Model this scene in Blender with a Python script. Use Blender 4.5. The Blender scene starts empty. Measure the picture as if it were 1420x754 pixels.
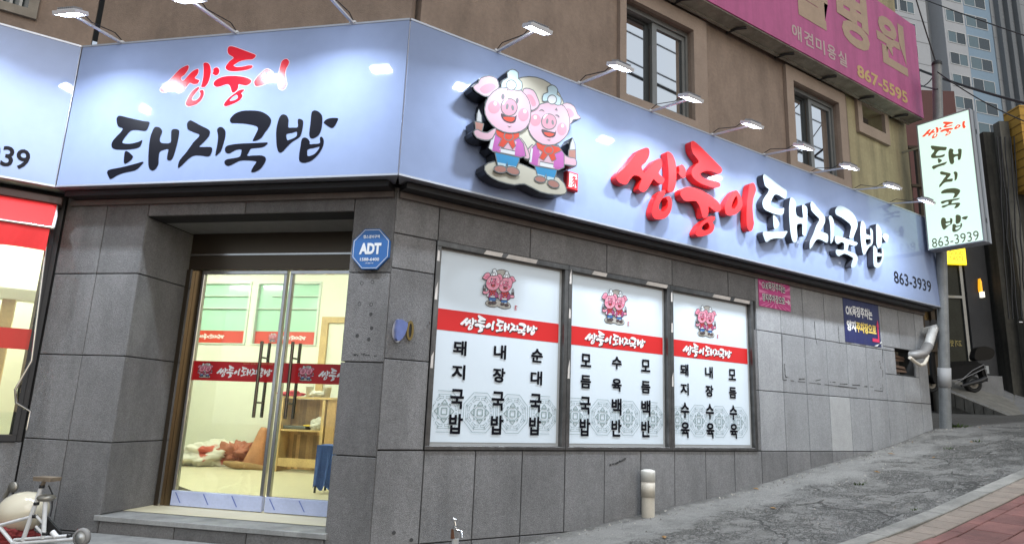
import bpy, math, random
import numpy as np
from mathutils import Vector, Matrix, noise as mnoise
from mathutils.geometry import tessellate_polygon
random.seed(7)
S = bpy.context.scene
COL = S.collection
R_ = math.radians

# ------------------------------------------------------------------ camera, sky, sun, exposure
EYE = Vector((0, 0, 1.6))
FPX = 915.909
RIGHT = Vector((0.8310609679783825, -0.5548662778275004, 0.038224092306937546))
DOWN = Vector((0.14653963874343542, 0.15214809869573148, -0.9774339314450964))
FWD = Vector((0.5365294043943701, 0.8179085338796321, 0.20775425008190163))
cam = bpy.data.cameras.new('camera')
cam.sensor_width = 36.0
cam.lens = FPX / 1420 * 36
cam.clip_start = 0.05
cam.clip_end = 2000
co = bpy.data.objects.new('camera', cam)
COL.objects.link(co)
m = Matrix.Identity(4)
for i in range(3):
    m[i][0] = RIGHT[i]; m[i][1] = -DOWN[i]; m[i][2] = -FWD[i]; m[i][3] = EYE[i]
co.matrix_world = m
S.camera = co

SUN_EL, SUN_AZ = 14.0, 185.0        # dusk: sun low behind the camera, to the left
w = bpy.data.worlds.new('World'); S.world = w; w.use_nodes = True
nt = w.node_tree
bg = nt.nodes['Background']
sky = nt.nodes.new('ShaderNodeTexSky'); sky.sky_type = 'NISHITA'; sky.sun_disc = False
sky.sun_elevation = R_(SUN_EL); sky.sun_rotation = R_(SUN_AZ)
sky.air_density = 1.0; sky.dust_density = 2.0; sky.ozone_density = 3.0
# an overcast dusk: a broken grey cloud sheet over the Nishita sky
cl = nt.nodes.new('ShaderNodeTexNoise'); cl.inputs['Scale'].default_value = 2.2; cl.inputs['Detail'].default_value = 6
wtc = nt.nodes.new('ShaderNodeTexCoord'); nt.links.new(wtc.outputs['Generated'], cl.inputs['Vector'])
cmr = nt.nodes.new('ShaderNodeMapRange'); cmr.inputs[1].default_value = .35; cmr.inputs[2].default_value = .65; cmr.inputs[3].default_value = .72; cmr.inputs[4].default_value = .95
nt.links.new(cl.outputs[0], cmr.inputs[0])
cmx = nt.nodes.new('ShaderNodeMix'); cmx.data_type = 'RGBA'; cmx.inputs[7].default_value = (2.15, 2.35, 2.55, 1)
nt.links.new(cmr.outputs[0], cmx.inputs[0]); nt.links.new(sky.outputs[0], cmx.inputs[6])
nt.links.new(cmx.outputs[2], bg.inputs[0]); bg.inputs[1].default_value = 0.10
sl = bpy.data.lights.new('sun', 'SUN'); sl.energy = 0.3; sl.angle = R_(40); sl.color = (1, .98, .95)
so = bpy.data.objects.new('sun', sl); COL.objects.link(so)
sd = Vector((math.sin(R_(SUN_AZ)) * math.cos(R_(35)), math.cos(R_(SUN_AZ)) * math.cos(R_(35)), math.sin(R_(35))))
so.rotation_euler = sd.to_track_quat('Z', 'Y').to_euler()
S.view_settings.view_transform = 'Standard'
S.view_settings.look = 'None'
S.view_settings.exposure = 1.42
S.view_settings.gamma = 1.0
S.view_settings.use_curve_mapping = False
S.cycles.use_denoising = True
S.cycles.max_bounces = 6
S.cycles.sample_clamp_indirect = 6
LAMP_POWER = 38.0
BEAM_WATTS = 10.0
TUBE_POWER = 56.0

# ------------------------------------------------------------------ planes: facade coordinates
def ray(u, v):
    return RIGHT * ((u - 710) / FPX) + DOWN * ((v - 377) / FPX) + FWD
class Plane:
    """A vertical facade: U runs along it, N points out of it; (u, z, off) are metres along, up and outwards."""
    def __init__(s, o, U, N):
        s.o = Vector(o); s.U = Vector(U).normalized(); s.N = Vector(N).normalized()
    def pt(s, u, z, off=0.0):
        p = s.o + s.U * u + s.N * off
        return Vector((p.x, p.y, z))
    def px(s, u, v, off=0.0):
        d = ray(u, v); o = s.o + s.N * off - EYE
        q = d * (o.dot(s.N) / d.dot(s.N))
        return ((q - o).dot(s.U), q.z + EYE.z)
    def moved(s, off):
        return Plane(s.o + s.N * off, s.U, s.N)
h = math.sqrt(.5)
COR = Vector((2.1715, 5.2, 0))
FR = Plane((0, 5.2, 0), (1, 0, 0), (0, -1, 0))           # long street facade
FC = Plane(COR, (h, -h, 0), (-h, -h, 0))                 # chamfered corner with the entrance
FL = Plane((0, 7.618, 0), (1, 0, 0), (0, -1, 0))         # left facade
def P(u, v, dp):
    return ray(u, v) * dp + EYE

# ------------------------------------------------------------------ materials
MATS = {}
def mat(name, col, rough=.6, metal=0, emit=None, es=0, spec=.5, noise=0, nscale=8, bump=0, bscale=60, island=0, coat=0, grime=None, octs=((1, 1.0), (9, .7), (.2, .6))):
    if name in MATS: return MATS[name]
    M = bpy.data.materials.new(name); M.use_nodes = True
    t = M.node_tree; b = t.nodes['Principled BSDF']
    b.inputs['Base Color'].default_value = (*col, 1)
    b.inputs['Roughness'].default_value = rough
    b.inputs['Metallic'].default_value = metal
    b.inputs['Specular IOR Level'].default_value = spec
    if coat:
        b.inputs['Coat Weight'].default_value = coat; b.inputs['Coat Roughness'].default_value = .02
    if emit:
        b.inputs['Emission Color'].default_value = (*emit, 1); b.inputs['Emission Strength'].default_value = es
    N = t.nodes; K = t.links
    src = None
    if noise or bump or island or grime:
        tc = N.new('ShaderNodeTexCoord')
    if noise or island or grime:
        rgb = N.new('ShaderNodeRGB'); rgb.outputs[0].default_value = (*col, 1); src = rgb.outputs[0]
        def mul(src, fac, lo, hi):
            mr = N.new('ShaderNodeMapRange'); mr.inputs[3].default_value = lo; mr.inputs[4].default_value = hi
            K.new(fac, mr.inputs[0])
            vm = N.new('ShaderNodeVectorMath'); vm.operation = 'SCALE'
            K.new(src, vm.inputs[0]); K.new(mr.outputs[0], vm.inputs['Scale'])
            return vm.outputs[0]
        if noise:
            for sc, k in [(nscale * q_[0], q_[1]) for q_ in octs]:
                n = N.new('ShaderNodeTexNoise'); n.inputs['Scale'].default_value = sc; n.inputs['Detail'].default_value = 6
                K.new(tc.outputs['Object'], n.inputs['Vector'])
                src = mul(src, n.outputs[0], 1 - noise * k * 1.6, 1 + noise * k * 1.6)
        if island:
            g = N.new('ShaderNodeNewGeometry')
            src = mul(src, g.outputs['Random Per Island'], 1 - island, 1 + island)
        if grime:   # (strength, stretch): dirt streaks with their own ragged shape
            mp = N.new('ShaderNodeMapping'); mp.inputs['Scale'].default_value = (4.5, 4.5, grime[1])
            K.new(tc.outputs['Object'], mp.inputs[0])
            n = N.new('ShaderNodeTexNoise'); n.inputs['Scale'].default_value = 1.0; n.inputs['Detail'].default_value = 8; n.inputs['Roughness'].default_value = .62
            K.new(mp.outputs[0], n.inputs['Vector'])
            mr = N.new('ShaderNodeMapRange'); mr.inputs[1].default_value = .42; mr.inputs[2].default_value = .68
            K.new(n.outputs[0], mr.inputs[0])
            src = mul(src, mr.outputs[0], 1.0, 1 - grime[0])
        K.new(src, b.inputs['Base Color'])
    if bump:
        n = N.new('ShaderNodeTexNoise'); n.inputs['Scale'].default_value = bscale; n.inputs['Detail'].default_value = 5
        K.new(tc.outputs['Object'], n.inputs['Vector'])
        bp = N.new('ShaderNodeBump'); bp.inputs['Strength'].default_value = bump; bp.inputs['Distance'].default_value = .01
        K.new(n.outputs[0], bp.inputs['Height']); K.new(bp.outputs[0], b.inputs['Normal'])
    MATS[name] = M
    return M
def glass(name, tint=(1, 1, 1), refl=1.0):
    M = bpy.data.materials.new(name); M.use_nodes = True
    t = M.node_tree; N = t.nodes; K = t.links
    N.remove(N['Principled BSDF'])
    tr = N.new('ShaderNodeBsdfTransparent'); tr.inputs[0].default_value = (*tint, 1)
    gl = N.new('ShaderNodeBsdfGlossy'); gl.inputs['Roughness'].default_value = 0.01
    fr = N.new('ShaderNodeFresnel'); fr.inputs[0].default_value = 1.5
    mu = N.new('ShaderNodeMath'); mu.operation = 'MULTIPLY'; mu.inputs[1].default_value = refl; mu.use_clamp = True
    mx = N.new('ShaderNodeMixShader')
    K.new(fr.outputs[0], mu.inputs[0]); K.new(mu.outputs[0], mx.inputs[0]); K.new(tr.outputs[0], mx.inputs[1]); K.new(gl.outputs[0], mx.inputs[2])
    K.new(mx.outputs[0], N['Material Output'].inputs[0])
    MATS[name] = M
    return M
m_stone = mat('grey_granite', (.192, .188, .187), .75, noise=.24, nscale=18, bump=1.0, bscale=150, island=.20, grime=(.24, 1.2), octs=((9, 1.6), (3.5, 1.0), (1, .45), (.12, .5)))
m_stone_lit = mat('lamplit_granite', (.30, .302, .305), .75, noise=.20, nscale=18, bump=1.0, bscale=150, island=.09, grime=(.16, 1.2), octs=((9, 1.5), (3.5, .9), (1, .4), (.12, .5)))  # the grey granite again, with lamp light put into its colour
m_stone_pale = mat('pale_granite', (.36, .36, .355), .8, noise=.18, nscale=60, bump=.5, bscale=130, island=.05)
m_joint = mat('dark_joint', (.03, .03, .03), .9)  # plain near-black, also the backing seen between the tiles
m_stucco = mat('brown_stucco', (.285, .215, .170), .9, noise=.16, nscale=2.5, bump=.5, bscale=90, grime=(.22, 1.6))
m_stucco_trim = mat('brown_stucco_trim', (.33, .255, .205), .9, noise=.12, nscale=4, bump=.4, bscale=90)
m_panel = mat('lavender_sign_panel', (.24, .30, .46), .06, spec=.35, noise=.05, nscale=.9)
m_alu = mat('brushed_aluminium', (.55, .56, .58), .38, 1, noise=.08, nscale=20)
m_steel = mat('polished_steel', (.62, .61, .60), .18, 1, noise=.1, nscale=9)
m_bronze = mat('dark_bronze_frame', (.10, .08, .06), .3, .8)
m_dark = mat('dark_metal', (.03, .03, .032), .5, .3)
m_black = mat('black_lettering', (.006, .006, .010), .3, spec=.12)
m_red = mat('red_lettering', (.55, .008, .02), .25, spec=.25)
m_red3 = mat('red_letter_face', (.62, .022, .025), .5, spec=.15)
m_red3s = mat('red_letter_side', (.62, .012, .012), .35)
m_white3 = mat('pale_letter_face', (.34, .40, .43), .5, spec=.15)
m_grey3s = mat('charcoal_letter_side', (.035, .037, .05), .4)
m_white = mat('white_paint', (.80, .80, .80), .5)
m_film = mat('white_window_film', (.66, .74, .80), .3, noise=.02, nscale=.7)
m_filmred = mat('red_window_film', (.62, .015, .015), .3)
m_orn = mat('grey_green_print', (.28, .36, .36), .4)
m_lampwhite = mat('white_lamp_housing', (.70, .71, .74), .4)
m_led = mat('led_lens', (.9, .9, .9), .3, emit=(.83, .90, 1.0), es=LAMP_POWER)
m_tube = mat('fluorescent_tube', (.9, .9, .9), .3, emit=(.97, 1.0, .84), es=TUBE_POWER)
m_glass = glass('clear_glass', (.94, .97, .95), 1.0)
m_glassg = glass('green_glass', (.45, .70, .56), .6)

# ------------------------------------------------------------------ mesh builder
def smooth(pts, n=3):
    k = len(pts); out = []
    for i in range(k):
        p0, p1, p2, p3 = (np.array(pts[(i + j - 1) % k], float) for j in range(4))
        for t in np.arange(n) / n:
            q = .5 * ((2 * p1) + (-p0 + p2) * t + (2 * p0 - 5 * p1 + 4 * p2 - p3) * t * t + (-p0 + 3 * p1 - 3 * p2 + p3) * t ** 3)
            out.append((float(q[0]), float(q[1])))
    return out
def area(p):
    return sum(p[i][0] * p[(i + 1) % len(p)][1] - p[(i + 1) % len(p)][0] * p[i][1] for i in range(len(p))) / 2
def grow(pts, w):
    """Outline moved outwards by w."""
    if area(pts) < 0: pts = pts[::-1]
    k = len(pts); out = []
    for i in range(k):
        a, b, c = np.array(pts[i - 1]), np.array(pts[i]), np.array(pts[(i + 1) % k])
        t = c - a; t = t / (np.hypot(*t) + 1e-9)
        out.append((float(b[0] + t[1] * w), float(b[1] - t[0] * w)))
    return out
def ell(cx, cy, rx, ry, n=20, rot=0):
    c, s = math.cos(rot), math.sin(rot); r = []
    for i in range(n):
        a = 2 * math.pi * i / n; x, y = rx * math.cos(a), ry * math.sin(a)
        r.append((cx + x * c - y * s, cy + x * s + y * c))
    return r
class MB:
    def __init__(s): s.v = []; s.f = []; s.m = []; s.sm = []
    def add(s, vs, fs, m=0, sm=False):
        b = len(s.v); s.v += [tuple(x) for x in vs]
        for f in fs: s.f.append([b + i for i in f]); s.m.append(m); s.sm.append(sm)
        return s
    def quad(s, *p, m=0): return s.add(p, [range(len(p))], m)
    def box8(s, a, b, m=0):
        """a: four points of the back face, b: of the front, same order."""
        return s.add(list(a) + list(b), [(3, 2, 1, 0), (4, 5, 6, 7), (0, 1, 5, 4), (1, 2, 6, 5), (2, 3, 7, 6), (3, 0, 4, 7)], m)
    def pbox(s, pl, u0, u1, z0, z1, o0, o1, m=0, bev=0):
        e = bev
        bk = [pl.pt(u0, z0, o0), pl.pt(u1, z0, o0), pl.pt(u1, z1, o0), pl.pt(u0, z1, o0)]
        if e:
            md = [pl.pt(u0, z0, o1 - e), pl.pt(u1, z0, o1 - e), pl.pt(u1, z1, o1 - e), pl.pt(u0, z1, o1 - e)]
            fr = [pl.pt(u0 + e, z0 + e, o1), pl.pt(u1 - e, z0 + e, o1), pl.pt(u1 - e, z1 - e, o1), pl.pt(u0 + e, z1 - e, o1)]
            vs = bk + md + fr
            fs = [(3, 2, 1, 0), (8, 9, 10, 11)]
            for k in (0, 4):
                for i in range(4): j = (i + 1) % 4; fs.append((k + i, k + j, k + 4 + j, k + 4 + i))
            return s.add(vs, fs, m)
        return s.box8(bk, [pl.pt(u0, z0, o1), pl.pt(u1, z0, o1), pl.pt(u1, z1, o1), pl.pt(u0, z1, o1)], m)
    def box(s, c, size, rz=0, m=0, M=None):
        M = M or (Matrix.Translation(c) @ Matrix.Rotation(rz, 4, 'Z'))
        x, y, z = (q / 2 for q in size)
        return s.box8([M @ Vector(p) for p in ((-x, -y, -z), (x, -y, -z), (x, y, -z), (-x, y, -z))], [M @ Vector(p) for p in ((-x, -y, z), (x, -y, z), (x, y, z), (-x, y, z))], m)
    def flat(s, pl, outer, holes=(), off=0.0, m=0):
        loops = [list(outer)] + [list(x) for x in holes]
        allp = [p for l in loops for p in l]
        tri = tessellate_polygon([[Vector((p[0], p[1], 0)) for p in l] for l in loops])
        fs = []
        for t in tri:
            a, b, c = (allp[i] for i in t)
            cr = (b[0] - a[0]) * (c[1] - a[1]) - (c[0] - a[0]) * (b[1] - a[1])
            fs.append(t if cr > 0 else (t[0], t[2], t[1]))
        return s.add([pl.pt(p[0], p[1], off) for p in allp], fs, m)
    def prism(s, pl, outer, holes=(), o0=0.0, o1=.01, m=0, ms=None, back=False):
        ms = m if ms is None else ms
        s.flat(pl, outer, holes, o1, m)
        for l in [outer] + list(holes):
            k = len(l); vs = [pl.pt(p[0], p[1], o0) for p in l] + [pl.pt(p[0], p[1], o1) for p in l]
            s.add(vs, [(i, (i + 1) % k, k + (i + 1) % k, k + i) for i in range(k)], ms)
        if back: s.flat(pl, outer, holes, o0, m)
        return s
    def plan(s, poly, z0, z1, m=0):
        """A floor-plan polygon raised from z0 to z1."""
        k = len(poly)
        vs = [(p[0], p[1], z0) for p in poly] + [(p[0], p[1], z1) for p in poly]
        return s.add(vs, [list(range(k))[::-1], [k + i for i in range(k)]] + [(i, (i + 1) % k, k + (i + 1) % k, k + i) for i in range(k)], m)
    def tube(s, path, r, n=8, m=0, cap=True):
        path = [Vector(p) for p in path]; rs = r if isinstance(r, (list, tuple)) else [r] * len(path)
        vs = []; fs = []; up = Vector((0, 0, 1)); prev = None
        for i, p in enumerate(path):
            t = (path[min(i + 1, len(path) - 1)] - path[max(i - 1, 0)]).normalized()
            if prev is None:
                a = t.cross(up); a = a if a.length > .05 else t.cross(Vector((1, 0, 0)))
            else: a = prev - t * prev.dot(t)
            a.normalize(); prev = a; b = t.cross(a)
            for k in range(n):
                g = 2 * math.pi * k / n
                vs.append(p + (a * math.cos(g) + b * math.sin(g)) * rs[i])
        for i in range(len(path) - 1):
            for k in range(n):
                j = (k + 1) % n; fs.append((i * n + k, i * n + j, (i + 1) * n + j, (i + 1) * n + k))
        s.add(vs, fs, m, True)
        if cap:
            s.add(vs[:n], [list(range(n))[::-1]], m); s.add(vs[-n:], [list(range(n))], m)
        return s
    def lathe(s, c, axis, prof, n=24, m=0):
        """prof: (distance along axis, radius)."""
        c = Vector(c); ax = Vector(axis).normalized()
        a = ax.orthogonal().normalized(); b = ax.cross(a)
        vs = []; fs = []
        for d, r in prof:
            for k in range(n):
                g = 2 * math.pi * k / n; vs.append(c + ax * d + (a * math.cos(g) + b * math.sin(g)) * r)
        for i in range(len(prof) - 1):
            for k in range(n):
                j = (k + 1) % n; fs.append((i * n + k, i * n + j, (i + 1) * n + j, (i + 1) * n + k))
        return s.add(vs, fs, m, True)
    def build(s, name, mats, parent=None):
        me = bpy.data.meshes.new(name); me.from_pydata(s.v, [], s.f)
        for x in (mats if isinstance(mats, (list, tuple)) else [mats]): me.materials.append(x)
        me.polygons.foreach_set('material_index', s.m)
        me.polygons.foreach_set('use_smooth', s.sm)
        me.update()
        o = bpy.data.objects.new(name, me); COL.objects.link(o)
        if parent is not None:
            o.parent = parent
            if parent.matrix_basis != Matrix.Identity(4) or parent.parent:
                o.matrix_parent_inverse = world(parent).inverted()
        return o
def world(o):
    M = o.matrix_basis.copy()
    if o.parent: M = world(o.parent) @ o.matrix_parent_inverse @ M
    return M
def tag(o, label, cat, group=None):
    o['label'] = label; o['category'] = cat
    if group: o['group'] = group
    return o
def thing(name, label, cat, loc=(0, 0, 0), group=None):
    o = bpy.data.objects.new(name, None); COL.objects.link(o); o.location = loc; o.empty_display_size = .2
    return tag(o, label, cat, group)
def struct(o, kind='structure'):
    o['kind'] = kind; return o
def minus(rects, holes):
    for a0, a1, b0, b1 in holes:
        out = []
        for u0, u1, z0, z1 in rects:
            if a1 <= u0 or a0 >= u1 or b1 <= z0 or b0 >= z1: out.append((u0, u1, z0, z1)); continue
            if z0 < b0: out.append((u0, u1, z0, b0))
            if z1 > b1: out.append((u0, u1, b1, z1))
            c0, c1 = max(z0, b0), min(z1, b1)
            if u0 < a0: out.append((u0, a0, c0, c1))
            if u1 > a1: out.append((a1, u1, c0, c1))
        rects = out
    return [r for r in rects if r[1] - r[0] > .015 and r[3] - r[2] > .015]

# ------------------------------------------------------------------ writing
TXT = {}
def text_shape(body, bold=0.0):
    key = (body, bold)
    if key in TXT: return TXT[key]
    c = bpy.data.curves.new('writing', 'FONT'); c.body = body; c.resolution_u = 3; c.offset = bold
    o = bpy.data.objects.new('writing', c); COL.objects.link(o)
    bpy.context.view_layer.update()
    me = bpy.data.meshes.new_from_object(o.evaluated_get(bpy.context.evaluated_depsgraph_get()))
    v = np.array([x.co[:2] for x in me.vertices]); f = [list(p.vertices) for p in me.polygons]
    bpy.data.objects.remove(o); bpy.data.curves.remove(c); bpy.data.meshes.remove(me)
    v = (v - v.min(0)) / (v.max(0) - v.min(0))
    fixed = []
    for q in f:
        a, b, d = v[q[0]], v[q[1]], v[q[2]]
        fixed.append(q if (b[0] - a[0]) * (d[1] - a[1]) - (d[0] - a[0]) * (b[1] - a[1]) > 0 else q[::-1])
    TXT[key] = (v, fixed)
    return TXT[key]
def write(mb, pl, body, u0, u1, z0, z1, off, m=0, bold=.02, shear=0.0):
    v, f = text_shape(body, bold)
    mb.add([pl.pt(u0 + x * (u1 - u0) + shear * y, z0 + y * (z1 - z0), off) for x, y in v], f, m)
def Z(ox, oy, sc):
    return lambda pts: [(ox + x / sc, oy + y / sc) for x, y in pts]
zA, zB, zC, zD = Z(210, 55, 7.538), Z(300, 55, 7.54), Z(300, 140, 6.856), Z(140, 120, 5.383)
# brush letters of the shop name: per letter a list of (outline, holes) measured on the corner sign
RAW = {
 'ssang': [(zA([(92,525),(115,492),(160,455),(215,400),(290,320),(335,290),(380,272),(392,290),(378,330),(345,372),(318,392),(310,412),(325,432),(345,425),(380,385),(430,335),(480,310),(495,325),(488,360),(455,405),(498,425),(500,440),(478,465),(440,468),(405,455),(385,475),(345,525),(310,555),(275,555),(268,540),(290,500),(300,478),(270,470),(235,478),(205,505),(170,545),(140,550),(110,548)]), []),
   (zA([(545,255),(570,243),(600,255),(618,290),(622,345),(610,410),(590,460),(560,495),(530,500),(522,488),(535,440),(545,380),(548,310)]), []),
   (zA([(650,310),(680,292),(705,305),(712,335),(700,365),(675,378),(655,368),(640,358),(648,340)]), []),
   (zA([(490,498),(500,510),(488,530),(455,570),(430,605),(425,630),(445,640),(475,632),(505,600),(515,565),(503,545),(515,532),(540,530),(550,555),(545,590),(520,635),(475,675),(420,695),(380,698),(362,680),(365,650),(395,590),(435,535)]), [])],
 'dung': [(zB([(120,100),(130,80),(155,72),(200,82),(290,115),(370,145),(412,165),(405,190),(375,210),(310,215),(250,230),(205,255),(182,275),(215,290),(280,285),(340,272),(378,275),(375,295),(335,315),(270,328),(200,335),(135,330),(100,305),(105,275),(140,230),(182,192),(135,160),(120,130)]), []),
   (zB([(-28,462),(-10,432),(40,402),(110,385),(190,382),(270,390),(330,405),(368,430),(355,460),(320,480),(280,478),(235,470),(232,500),(215,535),(175,560),(160,540),(150,500),(125,472),(90,475),(40,492),(5,497),(-18,485)]), []),
   (zB([(285,522),(290,535),(262,565),(275,580),(270,605),(240,640),(180,672),(120,695),(90,698),(80,685),(95,655),(140,605),(200,560),(245,530)]), [zB([(210,580),(228,600),(220,620),(180,640),(142,640),(165,610)])])],
 'i': [(zB([(398,440),(420,405),(470,350),(520,310),(560,318),(595,350),(600,380),(585,410),(530,455),(470,482),(420,490),(402,470)]), [zB([(530,342),(545,370),(535,400),(505,430),(475,430),(490,390)])]),
   (zB([(690,225),(735,205),(762,235),(752,270),(730,310),(722,370),(730,430),(738,470),(715,515),(685,528),(655,505),(648,440),(655,350),(670,280)]), [])],
 'dwae': [(zD([(118,250),(125,228),(145,220),(220,238),(320,260),(360,265),(362,285),(345,322),(325,333),(260,325),(220,335),(185,375),(162,410),(170,425),(220,428),(280,415),(308,402),(305,425),(285,455),(220,470),(140,472),(95,465),(80,440),(95,400),(165,320),(130,300)]), []),
   (zD([(180,490),(195,483),(225,505),(240,525),(225,550),(185,578),(172,565),(175,520)]), []),
   (zD([(52,628),(150,605),(250,580),(318,562),(300,590),(260,625),(190,640),(130,660),(78,690),(62,680)]), []),
   (zD([(395,315),(415,302),(445,312),(458,340),(442,385),(445,415),(470,425),(520,420),(525,370),(528,330),(550,318),(580,325),(585,350),(572,420),(550,500),(530,545),(505,552),(494,540),(500,500),(505,470),(480,470),(440,490),(432,540),(430,580),(410,615),(385,628),(362,612),(355,560),(358,470),(370,380)]), [])],
 'ji': [(zD([(645,275),(665,255),(690,262),(750,295),(800,320),(815,340),(805,375),(765,420),(735,450),(790,452),(825,455),(832,475),(818,512),(795,522),(740,515),(690,518),(650,545),(610,585),(580,608),(577,590),(590,550),(640,490),(690,420),(738,365),(700,345),(655,325),(645,305)]), []),
   (zD([(868,325),(885,305),(910,308),(930,335),(928,380),(915,430),(895,485),(860,517),(857,500),(870,430),(875,370)]), [])],
 'guk': [(zC([(130,185),(145,155),(185,120),(250,97),(340,93),(420,102),(480,130),(515,165),(522,200),(505,245),(465,300),(430,350),(390,375),(352,382),(350,370),(375,320),(395,275),(395,255),(375,238),(320,225),(250,215),(190,213),(145,210)]), []),
   (zC([(82,460),(95,435),(130,420),(220,408),(350,402),(460,397),(490,400),(475,420),(440,440),(380,448),(330,455),(310,490),(295,522),(360,520),(430,520),(465,535),(472,560),(455,600),(420,645),(375,672),(340,678),(335,662),(360,615),(382,585),(370,572),(300,565),(230,568),(170,595),(130,615),(100,615),(80,595),(82,570),(110,555),(170,545),(225,530),(238,490),(238,462),(190,465),(145,490),(115,500),(92,490)]), [])],
 'bap': [(zC([(595,175),(615,140),(640,130),(670,142),(688,180),(685,225),(690,255),(730,255),(775,250),(775,190),(785,172),(812,178),(827,200),(822,260),(805,325),(780,355),(730,385),(680,430),(640,475),(612,492),(590,480),(575,420),(570,330),(575,250)]), [zC([(668,318),(720,305),(765,292),(768,320),(755,345),(700,370),(675,372)])]),
   (zC([(905,120),(920,98),(942,92),(975,105),(1005,140),(1010,190),(1000,270),(975,325),(935,352),(905,357),(888,340),(885,300),(895,220)]), []),
   (zC([(1022,208),(1045,180),(1090,165),(1150,165),(1158,180),(1130,235),(1105,258),(1075,250),(1040,225)]), []),
   (zC([(812,370),(835,350),(865,357),(888,385),(890,412),(930,410),(985,403),(985,355),(1000,342),(1018,360),(1022,400),(1005,455),(960,520),(900,570),(840,588),(805,582),(788,560),(790,500),(800,440)]), [zC([(872,460),(930,447),(980,435),(970,465),(935,505),(890,525),(868,522),(865,495)])])],
}
SGN = .26                      # how far the fascia sign stands off the wall
def ccw(p): return p if area(p) > 0 else p[::-1]
def cwk(p): return p if area(p) < 0 else p[::-1]
GL = {}                        # letters in metres on the corner sign
for k, parts in RAW.items():
    GL[k] = [(ccw(smooth([FC.px(*q, SGN) for q in o])), [cwk(smooth([FC.px(*q, SGN) for q in hh])) for hh in hs]) for o, hs in parts]
# the same letters on the long facade: an affine fit through matching points
zR1, zR2, zR3, zR4 = Z(840, 190, 5.8), Z(930, 180, 4.715), Z(1040, 230, 6.28), Z(1130, 270, 6.855)
LD = .10                       # depth of the raised letters
PAIRS = {
 'ssang': [(zA, (92,525), zR1, (85,315)), (zA, (380,272), zR1, (340,95)), (zA, (622,345), zR1, (570,260)), (zA, (380,698), zR1, (395,655)), (zA, (268,545), zR1, (262,425)), (zA, (712,335), Z(820,160,4.1875), (550,335))],
 'dung': [(zB, (155,72), zR2, (150,75)), (zB, (412,165), zR2, (338,255)), (zB, (-28,462), zR2, (68,420)), (zB, (368,430), zR2, (328,510)), (zB, (80,685), zR2, (160,670)), (zB, (378,280), zR2, (325,350))],
 'i': [(zB, (398,440), zR2, (343,530)), (zB, (540,312), zR2, (458,350)), (zB, (735,205), zR2, (535,375)), (zB, (685,528), zR2, (520,655)), (zB, (600,380), zR2, (463,490))],
 'dwae': [(zD, (145,220), zR3, (130,75)), (zD, (362,275), zR3, (325,225)), (zD, (52,628), zR3, (115,575)), (zD, (78,690), zR3, (145,663)), (zD, (318,562), zR3, (330,570)), (zD, (415,302), zR3, (365,283)), (zD, (385,628), zR3, (380,668)), (zD, (585,340), zR3, (497,370)), (zD, (80,440), zR3, (110,335))],
 'ji': [(zD, (665,255), zR3, (540,310)), (zD, (577,600), zR3, (520,715)), (zD, (832,475), zR3, (685,610)), (zD, (890,305), zR4, (145,207)), (zD, (858,515), zR4, (150,462))],
 'guk': [(zC, (130,185), zR4, (190,165)), (zC, (522,200), zR4, (405,275)), (zC, (352,382), zR4, (325,412)), (zC, (490,400), zR4, (410,460)), (zC, (80,595), zR4, (200,560)), (zC, (340,678), zR4, (345,690)), (zC, (82,460), zR4, (195,405))],
 'bap': [(zC, (640,130), zR4, (450,243)), (zC, (612,492), zR4, (475,575)), (zC, (1158,180), zR4, (700,400)), (zC, (942,92), zR4, (600,283)), (zC, (840,588), zR4, (580,698)), (zC, (1022,400), zR4, (655,550))],
}
GR = {}
for k, pr in PAIRS.items():
    A = []; B = []
    for za, a, zb, b in pr:
        q = FC.px(*za([a])[0], SGN); A.append((q[0], q[1], 1)); B.append(FR.px(*zb([b])[0], SGN + LD))
    X = np.linalg.lstsq(np.array(A), np.array(B), rcond=None)[0]
    T = lambda pts: [tuple(float(c) for c in (np.array((p[0], p[1], 1)) @ X)) for p in pts]
    GR[k] = [(ccw(T(o)), [cwk(T(hh)) for hh in hs]) for o, hs in GL[k]]
ORDER = ['ssang', 'dung', 'i', 'dwae', 'ji', 'guk', 'bap']
_all = np.array([p for k in ORDER for o, _ in GR[k] for p in o])
RB0, RB1 = _all.min(0), _all.max(0)
def logo_row(mb, pl, u0, u1, zc, zh, off, m=0, fat=0.0):
    """The shop name in one row, for window and door bands."""
    f = lambda p: (u0 + (p[0] - RB0[0]) / (RB1[0] - RB0[0]) * (u1 - u0), zc + ((p[1] - RB0[1]) / (RB1[1] - RB0[1]) - .5) * zh)
    for k in ORDER:
        for o, hs in GR[k]:
            oo = [f(p) for p in o[::2]]
            mb.flat(pl, grow(oo, fat) if fat else oo, [[f(p) for p in hh[::2]] for hh in hs] if not fat else [], off, m)

# ------------------------------------------------------------------ pig emblem (two cartoon pigs, layered shapes)
PK, PK2, CH, MG, RD, BL, LB, CR, WH, BR, GY, DK, HB, BLD = range(14)
zP = Z(630, 80, 3.59)
E = []     # (colour, points, outlined, smoothed)
def ad(c, pts, out=1, sm=1): E.append((c, pts, out, sm))
ad(CR, ell(375, 285, 178, 188, 32), 1, 0)
ad(CR, [(155,540),(200,520),(300,520),(400,560),(520,600),(556,650),(550,675),(500,678),(430,665),(350,625),(300,630),(220,610),(165,575)])
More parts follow.
